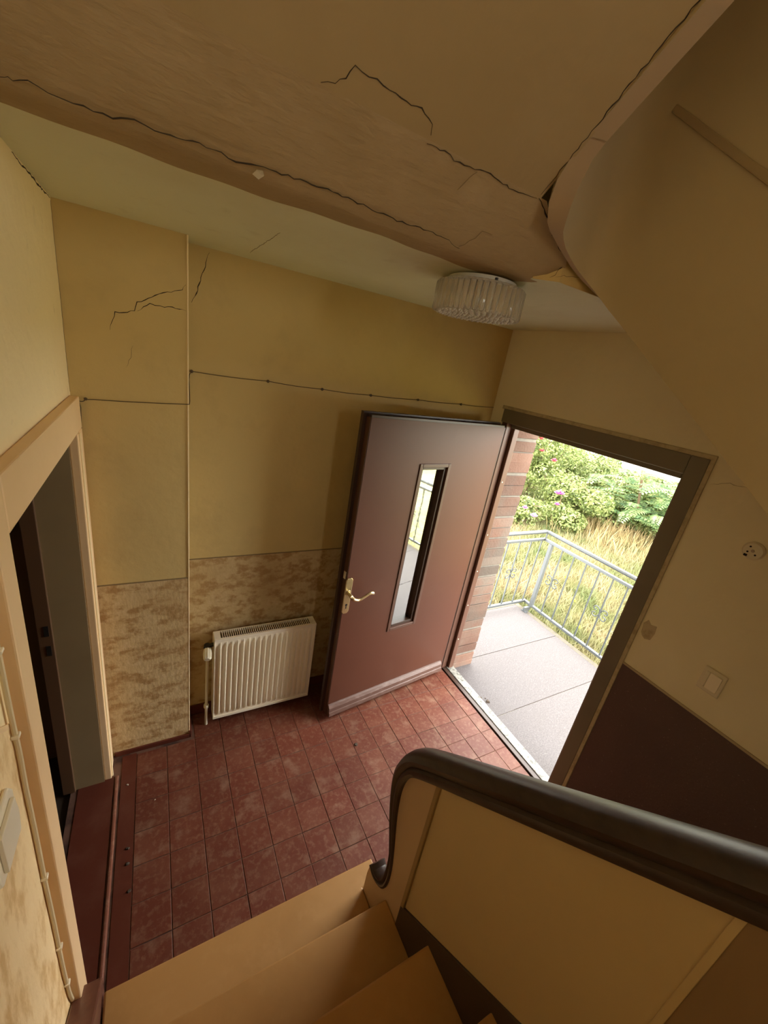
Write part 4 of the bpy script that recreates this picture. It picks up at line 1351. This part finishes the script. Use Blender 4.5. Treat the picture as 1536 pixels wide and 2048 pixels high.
bush('hedge_shrub', 'broad shrub filling the garden behind the fern-leaved tree', 10.8, 5.2, 1.2, 1.3, 1.35, 7000, 0.10, 'leaf_hedge', 11)
bush('hedge_shrub', 'shrub at the garden edge beside the door frame', 10.9, 3.3, 1.1, 1.2, 1.3, 5000, 0.10, 'leaf_hedge', 9)
bush('hedge_shrub', 'low leafy shrub at the foot of the feathery-leaved tree', 9.55, 4.75, 0.75, 1.0, 0.75, 5000, 0.09, 'leaf_hedge', 9, stems=6)
sumac('sumac_tree', 'young tree with long feathery leaves at the right of the garden', 9.3, 4.7, 1.7, 70, 1.7)
sumac('sumac_tree', 'smaller feathery-leaved sapling beside the door frame view', 9.4, 4.0, 1.75, 30, 1.1)
for (x, y, z, wh) in ((4.6, 3.6, -0.36, 'yellow meadow flower behind the railing corner post'), (4.9, 2.75, -0.34, 'yellow meadow flower halfway along the railing'), (5.1, 3.9, -0.36, 'yellow meadow flower farthest to the left behind the railing'),
                      (5.4, 3.3, -0.35, 'yellow meadow flower highest up behind the balusters'), (4.4, 2.3, -0.34, 'yellow meadow flower lowest, nearest the door frame')):
    f_ = thing('meadow_flower', wh, 'flower', (x, y, gz(x, y)), 'yellow meadow flowers')
    MB().tube([(x, y, gz(x, y)), (x, y, z)], 0.003, 4).build('stalk', 'leaf_rose', f_)
    flower(f_, x, y, z, 'flower_yellow', 0.03)

# neighbouring house
NH = thing('neighbour_house', 'bright white house behind the garden shrubs', 'building', (21, 14, GZ))
MB().box(19.0, 26.0, 4.0, 24.0, GZ - 0.2, 5.4).build('wall', 'house_white', NH)
MB().prism([(18.6, 5.4), (22.5, 8.0), (26.4, 5.4)], 1, 3.6, 24.4).build('roof', 'house_roof', NH)
MB().tube([(18.93, 13.25, GZ), (18.93, 13.25, 5.4)], 0.055, 10).build('downpipe', 'pipe_grey', NH, smooth=True)
for y in (7.0, 10.5, 16.0, 20.0):
    w = MB().box(18.97, 19.01, y - 0.6, y + 0.6, 1.9, 3.3).build('window', 'lamp_white', NH)
    MB().box(18.95, 18.972, y - 0.52, y + 0.52, 1.98, 3.22).build('pane', 'house_glass', w)

# ------------------------------------------------------------------ small litter
def litter(name, label, x, y, z, s, mat, cat, group=None, n=6):
    mb = MB()
    pts = []
    for k in range(n):
        a = 2 * math.pi * k / n
        r = s * random.uniform(0.55, 1.2)
        pts.append((x + r * math.cos(a), y + r * math.sin(a)))
    top = [(p[0] * 0.7 + x * 0.3, p[1] * 0.7 + y * 0.3, z + s * random.uniform(0.3, 0.7)) for p in pts]
    mb.add([(p[0], p[1], z) for p in pts] + top, [tuple(range(n))[::-1], tuple(range(n, 2 * n))] + [(i, (i + 1) % n, n + (i + 1) % n, n + i) for i in range(n)])
    o = mb.build(name, mat)
    tag(o, label, cat, group)
    return o


litter('dead_leaf', 'larger dry brown leaf scrap on the porch beside the threshold', 2.160, 1.560, -0.030, 0.020, 'debris', 'leaf')
litter('dead_leaf', 'smaller dry leaf scrap nearer the brick on the porch', 2.135, 1.61, -0.030, 0.010, 'debris', 'leaf')
litter('dead_leaf', 'tiny dry leaf scrap between two others by the threshold', 2.165, 1.595, -0.030, 0.008, 'debris', 'leaf')
litter('dead_leaf', 'curled dark scrap on the red tiles before the open door', 1.037, 1.552, 0.0015, 0.013, 'debris', 'leaf')
litter('crumb', 'dark crumb on the red floor, farthest of the three by the strip', -0.169, 1.431, 0.0015, 0.009, 'debris', 'crumb')
litter('crumb', 'dark crumb on the red floor, middle of the three by the strip', -0.166, 1.365, 0.0015, 0.009, 'debris', 'crumb')
litter('crumb', 'dark crumb on the red floor, nearest of the three by the strip', -0.155, 1.253, 0.0015, 0.008, 'debris', 'crumb')
litter('crumb', 'pale plaster crumb on the red floor near the chimney breast', -0.183, 1.751, 0.0015, 0.006, 'debris_pale', 'crumb')
litter('crumb', 'pale plaster crumb in the middle of the left tiles', -0.059, 1.621, 0.0015, 0.004, 'debris_pale', 'crumb')
